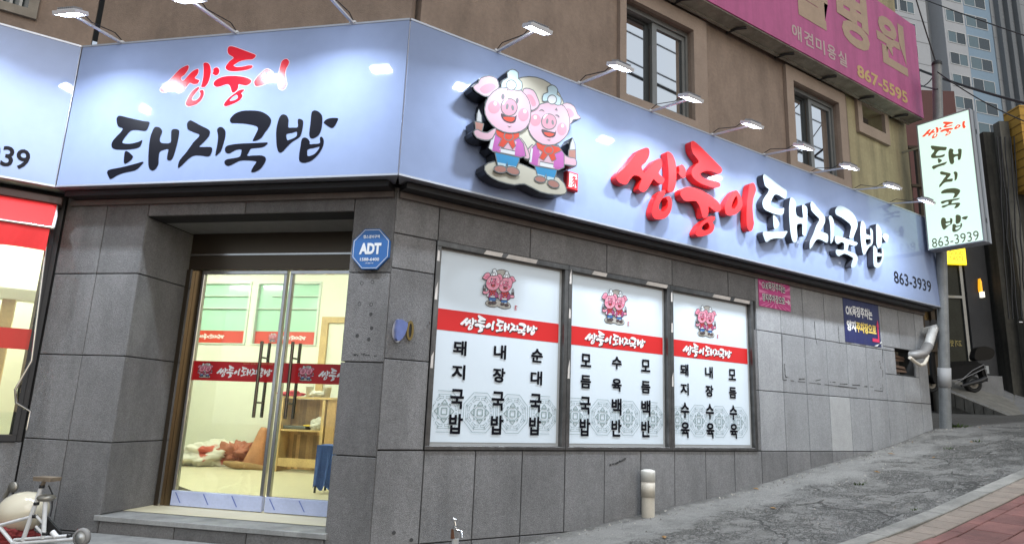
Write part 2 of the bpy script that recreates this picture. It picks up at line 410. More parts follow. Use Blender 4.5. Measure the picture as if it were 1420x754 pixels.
# right pig
ad(PK, [(390,435),(362,470),(345,495),(362,510),(385,500),(405,470)])
ad(HB, [(572,462),(604,458),(604,505),(570,502)], 1, 0); ad(BLD, [(575,458),(582,425),(591,402),(600,430),(602,456)], 1, 0)
ad(PK, [(525,460),(555,490),(580,500),(603,505),(606,535),(570,532),(535,520)])
ad(BL, [(402,535),(425,530),(512,552),(505,580),(492,612),(462,605),(458,575),(448,600),(418,592)], 1, 0)
ad(LB, [(414,578),(450,588),(447,604),(417,596)], 0, 0); ad(LB, [(464,590),(497,598),(492,614),(462,607)], 0, 0)
ad(MG, [(385,455),(376,525),(400,536),(518,556),(545,545),(545,480),(520,440),(410,430)], 1, 0)
ad(WH, [(392,455),(384,522),(372,518),(384,448)], 0, 0)
ad(PK, [(425,450),(415,535),(500,552),(508,470)], 0, 0); ad(WH, [(428,520),(500,535),(498,552),(426,538)], 1, 0)
ad(MG, [(398,452),(388,526),(408,533),(428,480)], 0, 0); ad(MG, [(500,475),(492,548),(534,548),(536,470)], 0, 0)
ad(RD, [(408,425),(430,422),(520,447),(532,460),(497,478),(505,505),(487,515),(467,480),(443,510),(425,500),(440,470),(415,450)], 1, 0)
ad(RD, ell(470, 460, 19, 17), 1, 0)
ad(PK, [(535,240),(560,228),(595,245),(612,285),(628,300),(590,308),(578,328),(555,300),(540,270)])
ad(PK2, [(558,255),(580,258),(597,285),(580,300),(566,290)], 0)
ad(HB, ell(427, 606, 26, 13, 16, .15), 1, 0); ad(HB, ell(493, 629, 28, 15, 16, .35), 1, 0)
ad(PK, [(370,320),(385,270),(430,235),(490,225),(545,245),(570,300),(568,360),(545,400),(500,430),(440,430),(395,400),(372,360)])
ad(LB, [(440,215),(445,185),(468,175),(465,150),(490,140),(512,160),(508,185),(528,200),(525,235),(500,230),(490,215),(460,215)])
ad(WH, ell(486, 210, 20, 20), 1, 0)
ad(PK2, ell(403, 312, 27, 30), 0, 0); ad(PK2, ell(535, 357, 24, 32), 0, 0)
ad(WH, ell(402, 298, 8, 10), 0, 0); ad(WH, ell(538, 340, 7, 9), 0, 0)
ad(DK, [(434,368),(436,356),(468,366),(500,372),(503,364),(506,366),(500,392),(475,400),(448,390)], 0)
ad(RD, [(446,372),(496,380),(486,390),(470,394),(452,384)], 0)
ad(PK2, ell(470, 320, 35, 36), 1, 0); ad(WH, [(440,300),(450,286),(466,282),(455,292),(446,306)], 0)
ad(GY, ell(461, 318, 6, 14, 14, .15), 0, 0); ad(GY, ell(488, 324, 6, 13, 14, -.15), 0, 0)
ad(GY, [(420,268),(430,258),(442,262),(448,272),(440,266),(430,264)], 0); ad(GY, [(498,288),(510,284),(522,292),(520,302),(512,292),(506,291)], 0)
ad(GY, [(498,262),(508,250),(514,268),(508,264)], 0, 0); ad(GY, [(460,406),(472,410),(480,406),(472,414)], 0, 0)
# left pig
ad(PK, [(318,400),(345,425),(366,470),(372,500),(350,500),(335,470)])
ad(BL, [(203,475),(235,470),(325,488),(318,515),(300,558),(265,550),(262,518),(253,545),(215,535)], 1, 0)
ad(LB, [(214,522),(255,530),(252,546),(216,538)], 0, 0); ad(LB, [(267,536),(306,544),(300,560),(264,552)], 0, 0)
ad(MG, [(192,385),(172,452),(190,466),(328,496),(352,490),(340,430),(300,380),(220,365)], 1, 0)
ad(WH, [(202,382),(186,462),(170,452),(190,380)], 0, 0)
ad(PK, [(232,400),(222,462),(305,478),(308,420)], 0, 0); ad(WH, [(230,455),(300,470),(298,486),(228,472)], 1, 0)
ad(MG, [(208,385),(192,464),(216,470),(236,430)], 0, 0); ad(MG, [(304,430),(298,486),(340,490),(330,430)], 0, 0)
ad(RD, [(200,360),(232,355),(320,378),(318,396),(292,412),(300,440),(288,456),(265,420),(240,448),(218,440),(235,405),(212,388)], 1, 0)
ad(RD, ell(268, 393, 20, 18), 1, 0)
ad(HB, [(102,322),(142,332),(132,372),(106,368)], 1, 0); ad(BLD, [(110,318),(114,285),(119,262),(130,290),(132,322)], 1, 0)
ad(PK, [(205,352),(165,378),(130,372),(112,362),(96,372),(110,398),(150,410),(185,402)])
ad(PK, [(340,170),(355,158),(390,168),(408,200),(418,235),(395,258),(375,258),(355,210)])
ad(PK2, [(356,188),(380,188),(398,215),(403,240),(385,245),(372,215)], 0)
ad(PK, [(92,148),(118,132),(130,108),(170,97),(205,110),(216,145),(200,170),(180,188),(150,192),(112,172)])
ad(PK2, [(122,160),(150,137),(188,132),(204,150),(175,175),(145,182)], 0)
ad(HB, ell(226, 557, 30, 15, 16, .1), 1, 0); ad(HB, ell(288, 565, 32, 16, 16, .3), 1, 0)
ad(PK, [(150,260),(170,200),(215,160),(270,150),(330,170),(365,215),(375,270),(365,330),(330,365),(270,375),(210,355),(165,310)])
ad(LB, [(232,150),(240,120),(265,105),(262,80),(285,64),(312,78),(312,108),(330,125),(330,160),(300,163),(290,150),(255,150)])
ad(WH, ell(280, 140, 22, 22), 1, 0)
ad(PK2, ell(194, 250, 30, 32), 0, 0); ad(PK2, ell(340, 287, 27, 32), 0, 0)
ad(WH, ell(200, 232, 8, 10), 0, 0); ad(WH, ell(347, 270, 8, 10), 0, 0)
ad(DK, [(228,292),(232,280),(262,294),(298,296),(304,288),(306,294),(300,322),(276,330),(244,318)], 0)
ad(RD, [(240,298),(296,302),(288,318),(272,322),(250,314)], 0)
ad(PK2, ell(269, 250, 38, 40), 1, 0); ad(WH, [(235,232),(246,214),(264,208),(252,220),(242,238)], 0)
ad(GY, ell(259, 247, 7, 15, 14, .15), 0, 0); ad(GY, ell(286, 253, 7, 15, 14, -.15), 0, 0)
ad(GY, ell(238, 197, 8, 14), 0, 0); ad(GY, ell(309, 217, 7, 13), 0, 0)
ad(GY, [(258,341),(270,345),(283,341),(270,350)], 0, 0); ad(GY, [(262,150),(256,170),(268,160)], 0, 0)
PO = SGN + .165
EM = []
for c, pts, out, sm in E:
    q = [FR.px(*p, PO) for p in zP(pts)]
    EM.append((c, ccw(smooth(q, 2)) if sm else ccw([tuple(x) for x in q]), out))
_e = np.array([p for _, q, _ in EM for p in q]); EB0, EB1 = _e.min(0), _e.max(0)
emb_cols = [(.80,.50,.58),(.72,.33,.40),(.7,.3,.36),(.62,.16,.50),(.75,.08,.04),(.05,.33,.62),(.62,.80,.85),(.72,.68,.55),(.85,.85,.86),(.3,.12,.1),(.22,.22,.23),(.10,.07,.08),(.52,.25,.20),(.62,.62,.62)]
emb_big = [mat('emblem_paint_%d' % i, tuple(x * .38 for x in c), .6, spec=.12) for i, c in enumerate(emb_cols)] + [mat('emblem_outline_grey', (.075,.08,.08), .6, spec=.12)]
emb_s = [mat('emblem_print_%d' % i, c, .4) for i, c in enumerate([(.70,.28,.36),(.62,.16,.25),(.6,.2,.26),(.32,.06,.16),(.5,.03,.04),(.05,.14,.34),(.7,.75,.78),(.42,.40,.36),(.75,.76,.78),(.2,.08,.06),(.05,.05,.06),(.05,.03,.03),(.10,.06,.06),(.35,.35,.37)])] + [mat('emblem_outline_black', (.02,.02,.025), .4)]
def emblem(mb, pl, f, off, w, dz, skip=1):
    o = off
    for c, q, out in EM:
        qq = [f(p) for p in (q[::skip] if len(q) > 14 else q)]
        if out: mb.flat(pl, grow(qq, w), (), o, 14); o += dz
        mb.flat(pl, qq, (), o, c); o += dz
def emblem_fit(u0, u1, z0, z1):
    return lambda p: (u0 + (p[0] - EB0[0]) / (EB1[0] - EB0[0]) * (u1 - u0), z0 + (p[1] - EB0[1]) / (EB1[1] - EB0[1]) * (z1 - z0))

# ------------------------------------------------------------------ ground
GX = [3.682, 4.634, 5.458, 6.109, 6.938, 7.517, 8.148, 8.836, 9.661, 10.411, 11.435]
GZ = [-1.135, -1.032, -.932, -.869, -.745, -.658, -.554, -.456, -.337, -.212, -.002]
def gz(x, y=0):
    if x < GX[0]:
        z = GZ[0] - 1.0 * (1 - math.exp((x - GX[0]) * .10)) if x > -40 else -2.1
    elif x > GX[-1]: z = GZ[-1] + min(x - GX[-1], 30) * .06
    else: z = float(np.interp(x, GX, GZ))
    return z + 1.6
def hit(u, v, zoff=0):
    d = ray(u, v)
    for t in np.arange(1, 60, .004):
        p = EYE + d * t
        if p.z < gz(p.x) + zoff: return p
    return p
def ground_material():
    M = bpy.data.materials.new('cracked_concrete'); M.use_nodes = True
    t = M.node_tree; N = t.nodes; K = t.links; b = N['Principled BSDF']; b.inputs['Roughness'].default_value = .9
    tc = N.new('ShaderNodeTexCoord')
    def noise(sc, det=6, rough=.55):
        n = N.new('ShaderNodeTexNoise'); n.inputs['Scale'].default_value = sc; n.inputs['Detail'].default_value = det; n.inputs['Roughness'].default_value = rough
        K.new(tc.outputs['Object'], n.inputs['Vector']); return n
    def mp(src, a, b_, c, d):
        r = N.new('ShaderNodeMapRange'); r.inputs[1].default_value = a; r.inputs[2].default_value = b_; r.inputs[3].default_value = c; r.inputs[4].default_value = d
        K.new(src, r.inputs[0]); return r.outputs[0]
    def math_(op, a, b_):
        r = N.new('ShaderNodeMath'); r.operation = op
        for i, q in enumerate((a, b_)):
            if isinstance(q, (int, float)): r.inputs[i].default_value = q
            else: K.new(q, r.inputs[i])
        return r.outputs[0]
    def mix(f, a, b_):
        r = N.new('ShaderNodeMix'); r.data_type = 'RGBA'; K.new(f, r.inputs[0])
        for i, q in ((6, a), (7, b_)):
            if isinstance(q, tuple): r.inputs[i].default_value = (*q, 1)
            else: K.new(q, r.inputs[i])
        return r.outputs[2]
    big = noise(.8, 5); med = noise(5, 8, .65); fine = noise(70, 6, .7); spk = noise(220, 3)
    base = mix(mp(big.outputs[0], .35, .65, 0, 1), (.225, .208, .18), (.31, .292, .258))
    base = mix(mp(med.outputs[0], .35, .7, 0, .8), base, (.13, .125, .12))
    base = mix(mp(fine.outputs[0], .42, .62, 0, .85), base, (.085, .082, .076))
    base = mix(mp(noise(28, 8, .75).outputs[0], .45, .62, 0, .7), base, (.30, .285, .26))
    base = mix(mp(spk.outputs[0], .56, .68, 0, .8), base, (.40, .385, .355))
    # smoother worn concrete close to the wall
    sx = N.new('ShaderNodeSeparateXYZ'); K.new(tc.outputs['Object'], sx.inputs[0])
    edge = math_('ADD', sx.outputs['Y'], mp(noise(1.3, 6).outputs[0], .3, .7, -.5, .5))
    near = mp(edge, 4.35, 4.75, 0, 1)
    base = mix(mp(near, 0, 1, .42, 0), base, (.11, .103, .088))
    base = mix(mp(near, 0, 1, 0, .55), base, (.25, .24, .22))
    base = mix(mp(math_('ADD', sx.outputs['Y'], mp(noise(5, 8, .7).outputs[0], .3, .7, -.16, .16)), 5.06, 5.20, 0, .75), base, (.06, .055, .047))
    # cracks
    mv = N.new('ShaderNodeMapping'); K.new(tc.outputs['Object'], mv.inputs[0])
    wob = noise(2.2, 6, .6)
    vm = N.new('ShaderNodeVectorMath'); vm.operation = 'MULTIPLY_ADD'; vm.inputs[1].default_value = (.55, .55, .55)
    K.new(wob.outputs['Color'], vm.inputs[0]); K.new(tc.outputs['Object'], vm.inputs[2])
    cr = None
    for sc, wd, msk in ((.9, .012, (.40, .46)), (4.6, .022, (.50, .60)), (11, .06, (.46, .60)), (24, .11, (.46, .58))):
        vo = N.new('ShaderNodeTexVoronoi'); vo.feature = 'DISTANCE_TO_EDGE'; vo.inputs['Scale'].default_value = sc
        K.new(vm.outputs[0], vo.inputs['Vector'])
        line = mp(vo.outputs['Distance'], wd * .25, wd, 1, 0)
        mk = mp(noise(.9 + sc * .1, 3).outputs[0], msk[0], msk[1], 0, 1)
        q = math_('MULTIPLY', line, mk)
        q = math_('MULTIPLY', q, mp(near, 0, 1, 1, .12))
        q = math_('MULTIPLY', q, 1.0 if sc < 2 else (.6 if sc < 20 else .75))
        cr = q if cr is None else math_('MAXIMUM', cr, q)
    pv = N.new('ShaderNodeTexVoronoi'); pv.inputs['Scale'].default_value = .42; K.new(vm.outputs[0], pv.inputs['Vector'])
    psx = N.new('ShaderNodeSeparateColor'); K.new(pv.outputs['Color'], psx.inputs[0])
    base = mix(mp(psx.outputs[0], 0, 1, 0, .55), base, (.15, .145, .135))
    st = noise(2.6, 9, .7); base = mix(mp(st.outputs[0], .52, .70, 0, .65), base, (.085, .08, .07))
    col = mix(mp(cr, 0, 1, 0, .9), base, (.045, .042, .036))
    K.new(col, b.inputs['Base Color'])
    hgt = math_('SUBTRACT', math_('ADD', math_('MULTIPLY', fine.outputs[0], .5), math_('MULTIPLY', med.outputs[0], .6)), math_('MULTIPLY', cr, 1.2))
    bp = N.new('ShaderNodeBump'); bp.inputs['Strength'].default_value = 1.0; bp.inputs['Distance'].default_value = .03
    K.new(hgt, bp.inputs['Height']); K.new(bp.outputs[0], b.inputs['Normal'])
    return M
m_ground = ground_material()
xs = [-60, -30, -15, -8] + list(np.arange(-5, 14.01, .25)) + [15, 16, 18, 20, 24, 30, 45, 80, 140]
ys = [-60, -30, -15, -8, -5, -3, -1, 0, 1] + list(np.arange(2, 5.01, .2)) + [5.25, 5.6, 6, 6.5, 7, 7.5, 8, 9, 11, 14, 18, 22, 30, 50, 90, 160]
rg = random.Random(3)
gb = MB(); idx = {}
for i, x in enumerate(xs):
    for j, y in enumerate(ys):
        dz = rg.uniform(-.008, .008) if 3.4 < y < 5.1 and 0 < x < 13 else 0
        idx[i, j] = len(gb.v); gb.v.append((x, y, gz(x) + dz))
for i in range(len(xs) - 1):
    for j in range(len(ys) - 1):
        cx, cy = (xs[i] + xs[i + 1]) / 2, (ys[j] + ys[j + 1]) / 2
        if 2.7 < cx < 11.4 and 5.25 < cy < 22: continue      # under the building
        gb.f.append([idx[i, j], idx[i + 1, j], idx[i + 1, j + 1], idx[i, j + 1]]); gb.m.append(0); gb.sm.append(True)
struct(gb.build('ground', m_ground))
# kerb and brick pavement, following the slope
def strip(y0, y1, top, m, name, cell=None, x0=-6, x1=16, depth=.12, bev=.006, jit=.0):
    b = MB(); q = random.Random(5); n = 0
    rows = [(y0, y1)] if not cell else [(y0 + i * cell[1], min(y1, y0 + (i + 1) * cell[1])) for i in range(int(math.ceil((y1 - y0) / cell[1])))]
    L = cell[0] if cell else .98
    for r, (a, c) in enumerate(rows):
        x = x0 - (L / 2 if r % 2 else 0)
        while x < x1:
            e = .003; xa, xb = x + e, x + L - e; dz = q.uniform(-jit, jit)
            za, zb = gz(xa) + top + dz, gz(xb) + top + dz
            A = [Vector((xa, a + e, za)), Vector((xb, a + e, zb)), Vector((xb, c - e, zb)), Vector((xa, c - e, za))]
            t = [Vector((p.x + (bev if k in (0, 3) else -bev), p.y + (bev if k < 2 else -bev), p.z)) for k, p in enumerate(A)]
            md = [p - Vector((0, 0, bev)) for p in A]; lo = [p - Vector((0, 0, depth)) for p in A]
            fs = [(8, 9, 10, 11)]
            for kk in (0, 4):
                for i in range(4): j = (i + 1) % 4; fs.append((kk + i, kk + j, kk + 4 + j, kk + 4 + i))
            b.add(lo + md + t, fs, 0)
            x += L
    return b.build(name, m)
m_kerb = mat('kerb_concrete', (.215, .205, .18), .9, noise=.2, nscale=6, bump=.5, bscale=50, island=.08, grime=(.3, 2))
m_tan = mat('tan_paver', (.205, .165, .13), .9, noise=.18, nscale=8, bump=.5, bscale=60, island=.12)
m_redp = mat('red_paver', (.165, .070, .058), .9, noise=.2, nscale=7, bump=.5, bscale=60, island=.16, grime=(.25, 2))
struct(strip(3.04, 3.20, .035, m_kerb, 'kerb'))
struct(strip(2.82, 3.035, .022, m_tan, 'pavement_edge_course', (.22, .215)))
struct(strip(-1.5, 2.815, .020, m_redp, 'brick_pavement', (.30, .30), jit=.003))

# ------------------------------------------------------------------ the corner building
BLDG = thing('shop_building', 'two-storey corner restaurant building with grey stone ground floor and brown stucco above', 'building', (COR.x, COR.y, .45))
WIN = [(2.600, 4.090), (4.110, 5.560), (5.580, 7.045)]; WZ0, WZ1 = 1.262, 3.085
VENT = (*[FR.px(1241, 483)[0]], FR.px(1270, 523)[0], FR.px(1270, 523)[1], FR.px(1241, 483)[1])
VENT = (10.47, 11.05, 2.38, 2.79)
holesR = [(2.59, 7.055, WZ0, WZ1), VENT]
XEND = 11.45
bk = MB()
for r in minus([(2.20, XEND, -.3, 4.6)], holesR): bk.pbox(FR, *r, -.24, -.022)
DO = (-2.490, -.39, .60, 3.285)      # entrance opening
for r in minus([(-3.42, -.01, -.6, 4.6)], [(DO[0] - .033, DO[1] + .033, .57, DO[3])]): bk.pbox(FC, *r, -.24, -.022)
bk.pbox(FC, -3.62, -3.421, -.6, 4.6, -.24, -.03)
bk.pbox(FC, DO[0] - .2, DO[0] - .031, .5, 3.34, -.80, -.241); bk.pbox(FC, DO[1] + .031, DO[1] + .2, .5, 3.34, -.80, -.241)
bk.build('backing_wall', m_joint, BLDG)
tl = MB(); e = .0045
def tile(pl, r, mi=0):
    u0, u1, z0, z1 = r; tl.pbox(pl, u0 + e, u1 - e, z0 + e, z1 - e, -.03, random.uniform(-.0015, .0015), mi, .004)
ROWS = [-.30, .515, 1.258, 1.985, 2.735, 3.50]
cols = [COR.x] + [2.6 + .503 * i for i in range(18)] + [XEND]
cols = [c for c in cols if c < XEND - .1] + [XEND]
for i in range(len(cols) - 1):
    for j in range(len(ROWS) - 1):
        u0, u1, z0, z1 = cols[i], cols[i + 1], ROWS[j], ROWS[j + 1]
        if i == 0 and j >= 2: z0, z1 = [None, None, 1.258, 2.0, 2.775][j], [None, None, 2.0, 2.775, 3.5][j]
        if u0 > 2.5 and u1 < 7.2 and j == 4: continue
        for q in minus([(u0, u1, z0, z1)], holesR):
            tile(FR, q, 1 if (abs(u0 - 8.636) < .05 and j == 2) else (2 if u0 > 7.0 and j >= 2 else 0))
for a, c in ((2.6, 3.617), (3.617, 4.62), (4.62, 5.616), (5.616, 6.6), (6.6, 7.127)):
    tile(FR, (a, c, 3.09, 3.5))
for q in ((7.05, 7.127, 2.735, 3.09), (7.05, 7.127, 1.985, 2.735), (7.05, 7.127, 1.258, 1.985)): pass
CR_ = [-.6, .45, 1.205, 1.965, 2.73, 3.5]
for j in range(5):
    for a, c in ((-3.42, -2.95), (-2.95, DO[0])): tile(FC, (a, c, CR_[j], CR_[j + 1]))
    tile(FC, (DO[1], 0, CR_[j], CR_[j + 1]))
for a, c in ((DO[0], -1.467), (-1.467, DO[1])): tile(FC, (a, c, DO[3], 3.5))
for a, c in ((DO[0], -1.75), (-1.75, -1.08), (-1.08, DO[1])): tile(FC, (a, c, -.5, .555))
# reveals of the recessed entrance
DOFF = -.66
RL = Plane(FC.pt(DO[0], 0, 0), -FC.N, FC.U); RR = Plane(FC.pt(DO[1], 0, 0), -FC.N, -FC.U)
for pl in (RL, RR):
    for z0, z1 in ((.6, 1.205), (1.205, 1.965), (1.965, 2.73), (2.73, DO[3])): tile(pl, (.002, -DOFF + .1, z0, z1))
tl.build('stone_cladding', [m_stone, m_stone_pale, m_stone_lit], BLDG)
o = MB().pbox(FC, DO[0], DO[1], DO[3] + .002, DO[3] + .05, -.75, -.03).build('entrance_soffit', mat('soffit_plaster', (.22, .215, .20), .9, noise=.1), BLDG)
m_slab = mat('step_stone', (.30, .30, .29), .55, noise=.2, nscale=7, bump=.3, bscale=80, grime=(.35, 1))
MB().pbox(FC, DO[0] - .03, DO[1] + .03, .558, .60, -.80, .035, bev=.004).build('door_sill', m_slab, BLDG)
MB().pbox(FC, DO[0] - .12, DO[1] + .02, -.2, .455, .004, .45, bev=.006).build('entrance_step', m_slab, BLDG)
# old sealant lines and holes left on the stone by removed fittings
sb = MB(); m_seal = mat('dark_sealant', (.05, .05, .05), .8)
def sealline(pl, pts, wdt=.011, off=.002):
    for (a, b) in zip(pts[:-1], pts[1:]):
        n = 6
        for i in range(n):
            if random.random() < .15: continue
            t0, t1 = i / n, (i + 1) / n
            p = [a[0] + (b[0] - a[0]) * t0, a[1] + (b[1] - a[1]) * t0]; q = [a[0] + (b[0] - a[0]) * t1, a[1] + (b[1] - a[1]) * t1]
            d = np.array(q) - np.array(p); nn = np.array((-d[1], d[0])); nn = nn / (np.hypot(*nn) + 1e-9) * wdt * random.uniform(.3, .7)
            sb.flat(pl, [tuple(np.array(p) - nn), tuple(np.array(q) - nn), tuple(np.array(q) + nn), tuple(np.array(p) + nn)], (), off)
z7 = Z(1000, 440, 3.771)
for pts in ([(318,90),(322,325),(440,338),(560,352),(845,385),(843,165)], [(330,240),(336,310),(355,314)], [(487,20),(492,100),(502,145)], [(612,45),(615,110),(622,152)], [(405,322),(438,320)], [(487,332),(520,324)], [(562,336),(598,338)], [(620,346),(660,348)], [(685,352),(725,354)], [(748,360),(795,362)], [(828,225),(836,270)], [(832,372),(838,368)]):
    sealline(FR, [FR.px(*p) for p in z7(pts)])
zs = Z(480, 250, 3.018)
for x, y in ((66, 430), (110, 425), (56, 517), (105, 519), (104, 560), (107, 618), (47, 650), (95, 665)):
    c = FC.px(*zs([(x, y)])[0])
    if y < 520: sb.flat(FC, ell(*c, .016, .018), [cwk(ell(*c, .011, .013))], .002)
    else: sb.flat(FC, ell(*c, .015, .017), (), .002)
for i in range(14):
    u = random.uniform(-.33, -.04); z = random.choice((2.735, 2.02)) + random.uniform(-.01, .01); sealline(FC, [(u, z), (u + .04, z + random.uniform(-.006, .006))], .008)
zt = Z(420, 580, 3.227)
for x, y in ((407, 510), (485, 542)):
    sb.flat(FC if False else FR, ell(*FR.px(*zt([(x, y)])[0]), .018, .016, 9), (), .002)
zf = Z(840, 560, 2.448)
sealline(FR, [FR.px(*p) for p in zf([(12,207),(22,203),(32,202),(45,196),(68,184)])], .018); sealline(FR, [FR.px(*p) for p in zf([(40,200),(48,190)])], .014)
o = sb.build('sealant_marks', m_seal, BLDG); o['label'] = 'dark sealant lines and filled holes left on the stone'
# upper storey
UW = [(4.845, 6.005, 5.215, 6.46), (8.12, 9.29, 5.215, 6.46), (9.96, 10.65, 6.33, 6.68)]
UTOP = 11.0
uw = MB()
for r in minus([(COR.x + .1, 9.60, 4.0 + .65, UTOP)], UW): uw.pbox(FR, *r, -.22, 0)
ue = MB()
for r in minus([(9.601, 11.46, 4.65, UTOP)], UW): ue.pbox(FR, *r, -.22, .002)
ue.build('lamplit_stucco_wall', mat('lamplit_stucco', (.36, .31, .185), .9, noise=.16, nscale=2.5, bump=.5, bscale=90, grime=(.35, .5)), BLDG)  # yellow light of an unseen street lamp, put into the stucco colour
LW = (FL.px(0, 10)[0] - .9, FL.px(56, 10)[0] - .06, 5.28, 6.9)
for r in minus([(-9, -.247 - .05, 4.65, UTOP)], [LW]): uw.pbox(FL, *r, -.22, 0)
uw.pbox(FC, -3.42, 0, 4.65, UTOP, -.1, 0)
uw.build('stucco_wall', m_stucco, BLDG)
def surround(u0, u1, z0, z1, U0, U1, Z0, Z1, dpt=.055):
    tr = MB()
    for r in minus([(U0, U1, Z0, Z1)], [(u0, u1, z0, z1)]): tr.pbox(FR, *r, .003, dpt)
    tr.build('window_surround', m_stucco_trim, BLDG)
surround(*UW[0], 4.745, 6.25, 5.03, 6.66); surround(*UW[1], 7.95, 9.47, 5.03, 6.66); surround(*UW[2], 9.83, 10.77, 6.15, 6.85)
m_wglass = mat('sky_reflecting_glass', (.03, .035, .035), .02, spec=1.0, coat=1)
MATS['sky_reflecting_glass'].node_tree.nodes['Principled BSDF'].inputs['IOR'].default_value = 8.0
m_wframe = mat('grey_window_frame', (.23, .235, .23), .4, .4, noise=.1)
m_wframe2 = mat('dark_window_frame', (.05, .055, .055), .4, .4)
for (u0, u1, z0, z1) in UW[:2]:
    f = MB(); um = u0 + (u1 - u0) * .455
    f.pbox(FR, u0, u1, z0, z0 + .035, -.20, -.05); f.pbox(FR, u0, u1, z1 - .06, z1, -.20, -.05)
    f.pbox(FR, u0, u0 + .02, z0 + .035, z1 - .06, -.20, -.05); f.pbox(FR, u1 - .035, u1, z0 + .035, z1 - .06, -.20, -.05)
    wobj = f.build('sash_window', m_wframe, BLDG)
    s1 = MB()
    for q in minus([(u0 + .02, um + .02, z0 + .035, z1 - .06)], [(u0 + .035, um - .05, z0 + .055, z1 - .10)]): s1.pbox(FR, *q, -.17, -.13)
    s1.build('sash', m_wframe2, wobj)
    s2 = MB()
    for q in minus([(um + .022, u1 - .036, z0 + .036, z1 - .062)], [(um + .10, u1 - .08, z0 + .10, z1 - .12)]): s2.pbox(FR, *q, -.12, -.075)
    s2.pbox(FR, u1 - .105, u1 - .078, z0 + .1, z1 - .12, -.12, -.09, 1)
    s2.build('sash', [m_wframe, m_wframe2], wobj)
    MB().pbox(FR, u0 + .03, um - .04, z0 + .05, z1 - .09, -.155, -.145).build('pane', m_wglass, wobj)
    MB().pbox(FR, um + .09, u1 - .07, z0 + .09, z1 - .11, -.105, -.098).build('pane', m_wglass, wobj)
v = MB(); u0, u1, z0, z1 = UW[2]
v.pbox(FR, u0, u1, z0, z1, -.6, -.55); v.pbox(FR, u0 + .03, u0 + .10, z0, z1, -.3, -.1, 1); v.pbox(FR, u0 + .12, u0 + .14, z0, z1, -.3, -.1, 1)
v.build('toilet_window', [m_dark, m_wframe], BLDG)
# barred window of the left facade
lw = MB(); u0, u1, z0, z1 = LW
for q in minus([(u0, u1 + .05, z0 - .06, z1)], [(u0, u1 - .03, z0 + .03, z1)]): lw.pbox(FL, *q, -.15, .04)
lwo = lw.build('barred_window', mat('weathered_trim', (.26, .23, .19), .8, noise=.2, nscale=10), BLDG)
MB().pbox(FL, u0, u1 - .03, z0 + .03, z1, -.12, -.11).build('pane', mat('dirty_glass', (.035, .05, .05), .2, noise=.3, nscale=6), lwo)
b = MB()
for i in range(7):
    uu = u1 - .10 - i * (.075 if i < 3 else .13)
    b.pbox(FL, uu - .012, uu + .012, z0 + .03, z1, -.06, -.03)
b.pbox(FL, u1 - .35, u1 - .31, z0 + .03, z1, -.10, -.07)
b.build('grille_bars', mat('old_grey_bar', (.27, .27, .26), .5, .5, noise=.2), lwo)
# ledge and dark trim under the sign
tm = MB()
tm.pbox(FR, COR.x + .02, 11.45, 3.455, 3.505, -.02, .16); tm.pbox(FC, -3.3, -.02, 3.455, 3.505, -.02, .16)
tm.pbox(FR, COR.x + .02, 11.45, 3.40, 3.452, -.02, .035, 1); tm.pbox(FC, -3.35, -.02, 3.40, 3.452, -.02, .035, 1)
tm.build('sign_soffit_trim', [m_dark, mat('brown_ledge', (.13, .11, .10), .8, noise=.2)], BLDG)
# flank wall at the far end of the building
MB().plan([(11.25, 5.24), (11.44, 5.24), (11.44, 20), (11.25, 20)], .5, UTOP).build('flank_wall', m_stucco, BLDG)
MB().plan([(COR.x + .2, 5.0 + .3), (11.4, 5.3), (11.4, 20), (-9, 20), (-9, 7.9), (-.2, 7.9)], UTOP, UTOP + .2).build('roof', mat('roof_felt', (.1, .1, .1), .9), BLDG)

# ------------------------------------------------------------------ shop windows with printed film
MENU = [['돼지국밥', '내장국밥', '순대국밥'], ['모듬국밥', '수육백반', '모듬백반'], ['돼지수육', '내장수육', '모듬수육']]
MU = [[2.906, 3.337, 3.765], [4.382, 4.804, 5.226], [5.836, 6.254, 6.672]]
EMU = [(3.105, 3.519), (4.579, 4.992), (6.027, 6.449)]
OCT = [[2.784, 3.149, 3.505, 3.868], [4.256, 4.613, 4.967, 5.335], [5.714, 6.066, 6.417, 6.762]]
def octo(cx, cz, rx, rz):
    k = .414
    return [(cx + rx * a, cz + rz * b) for a, b in ((1, -k), (1, k), (k, 1), (-k, 1), (-1, k), (-1, -k), (-k, -1), (k, -1))]
def ring(mb, pl, cx, cz, s, wd, off, clip):
    pts = octo(cx, cz, .172 * s, .178 * s); inn = octo(cx, cz, .172 * s - wd, .178 * s - wd)
    for i in range(8):
        j = (i + 1) % 8; q = [pts[i], pts[j], inn[j], inn[i]]
        if max(p[0] for p in q) > clip[1] or min(p[0] for p in q) < clip[0]: continue
        mb.flat(pl, ccw(q), (), off)
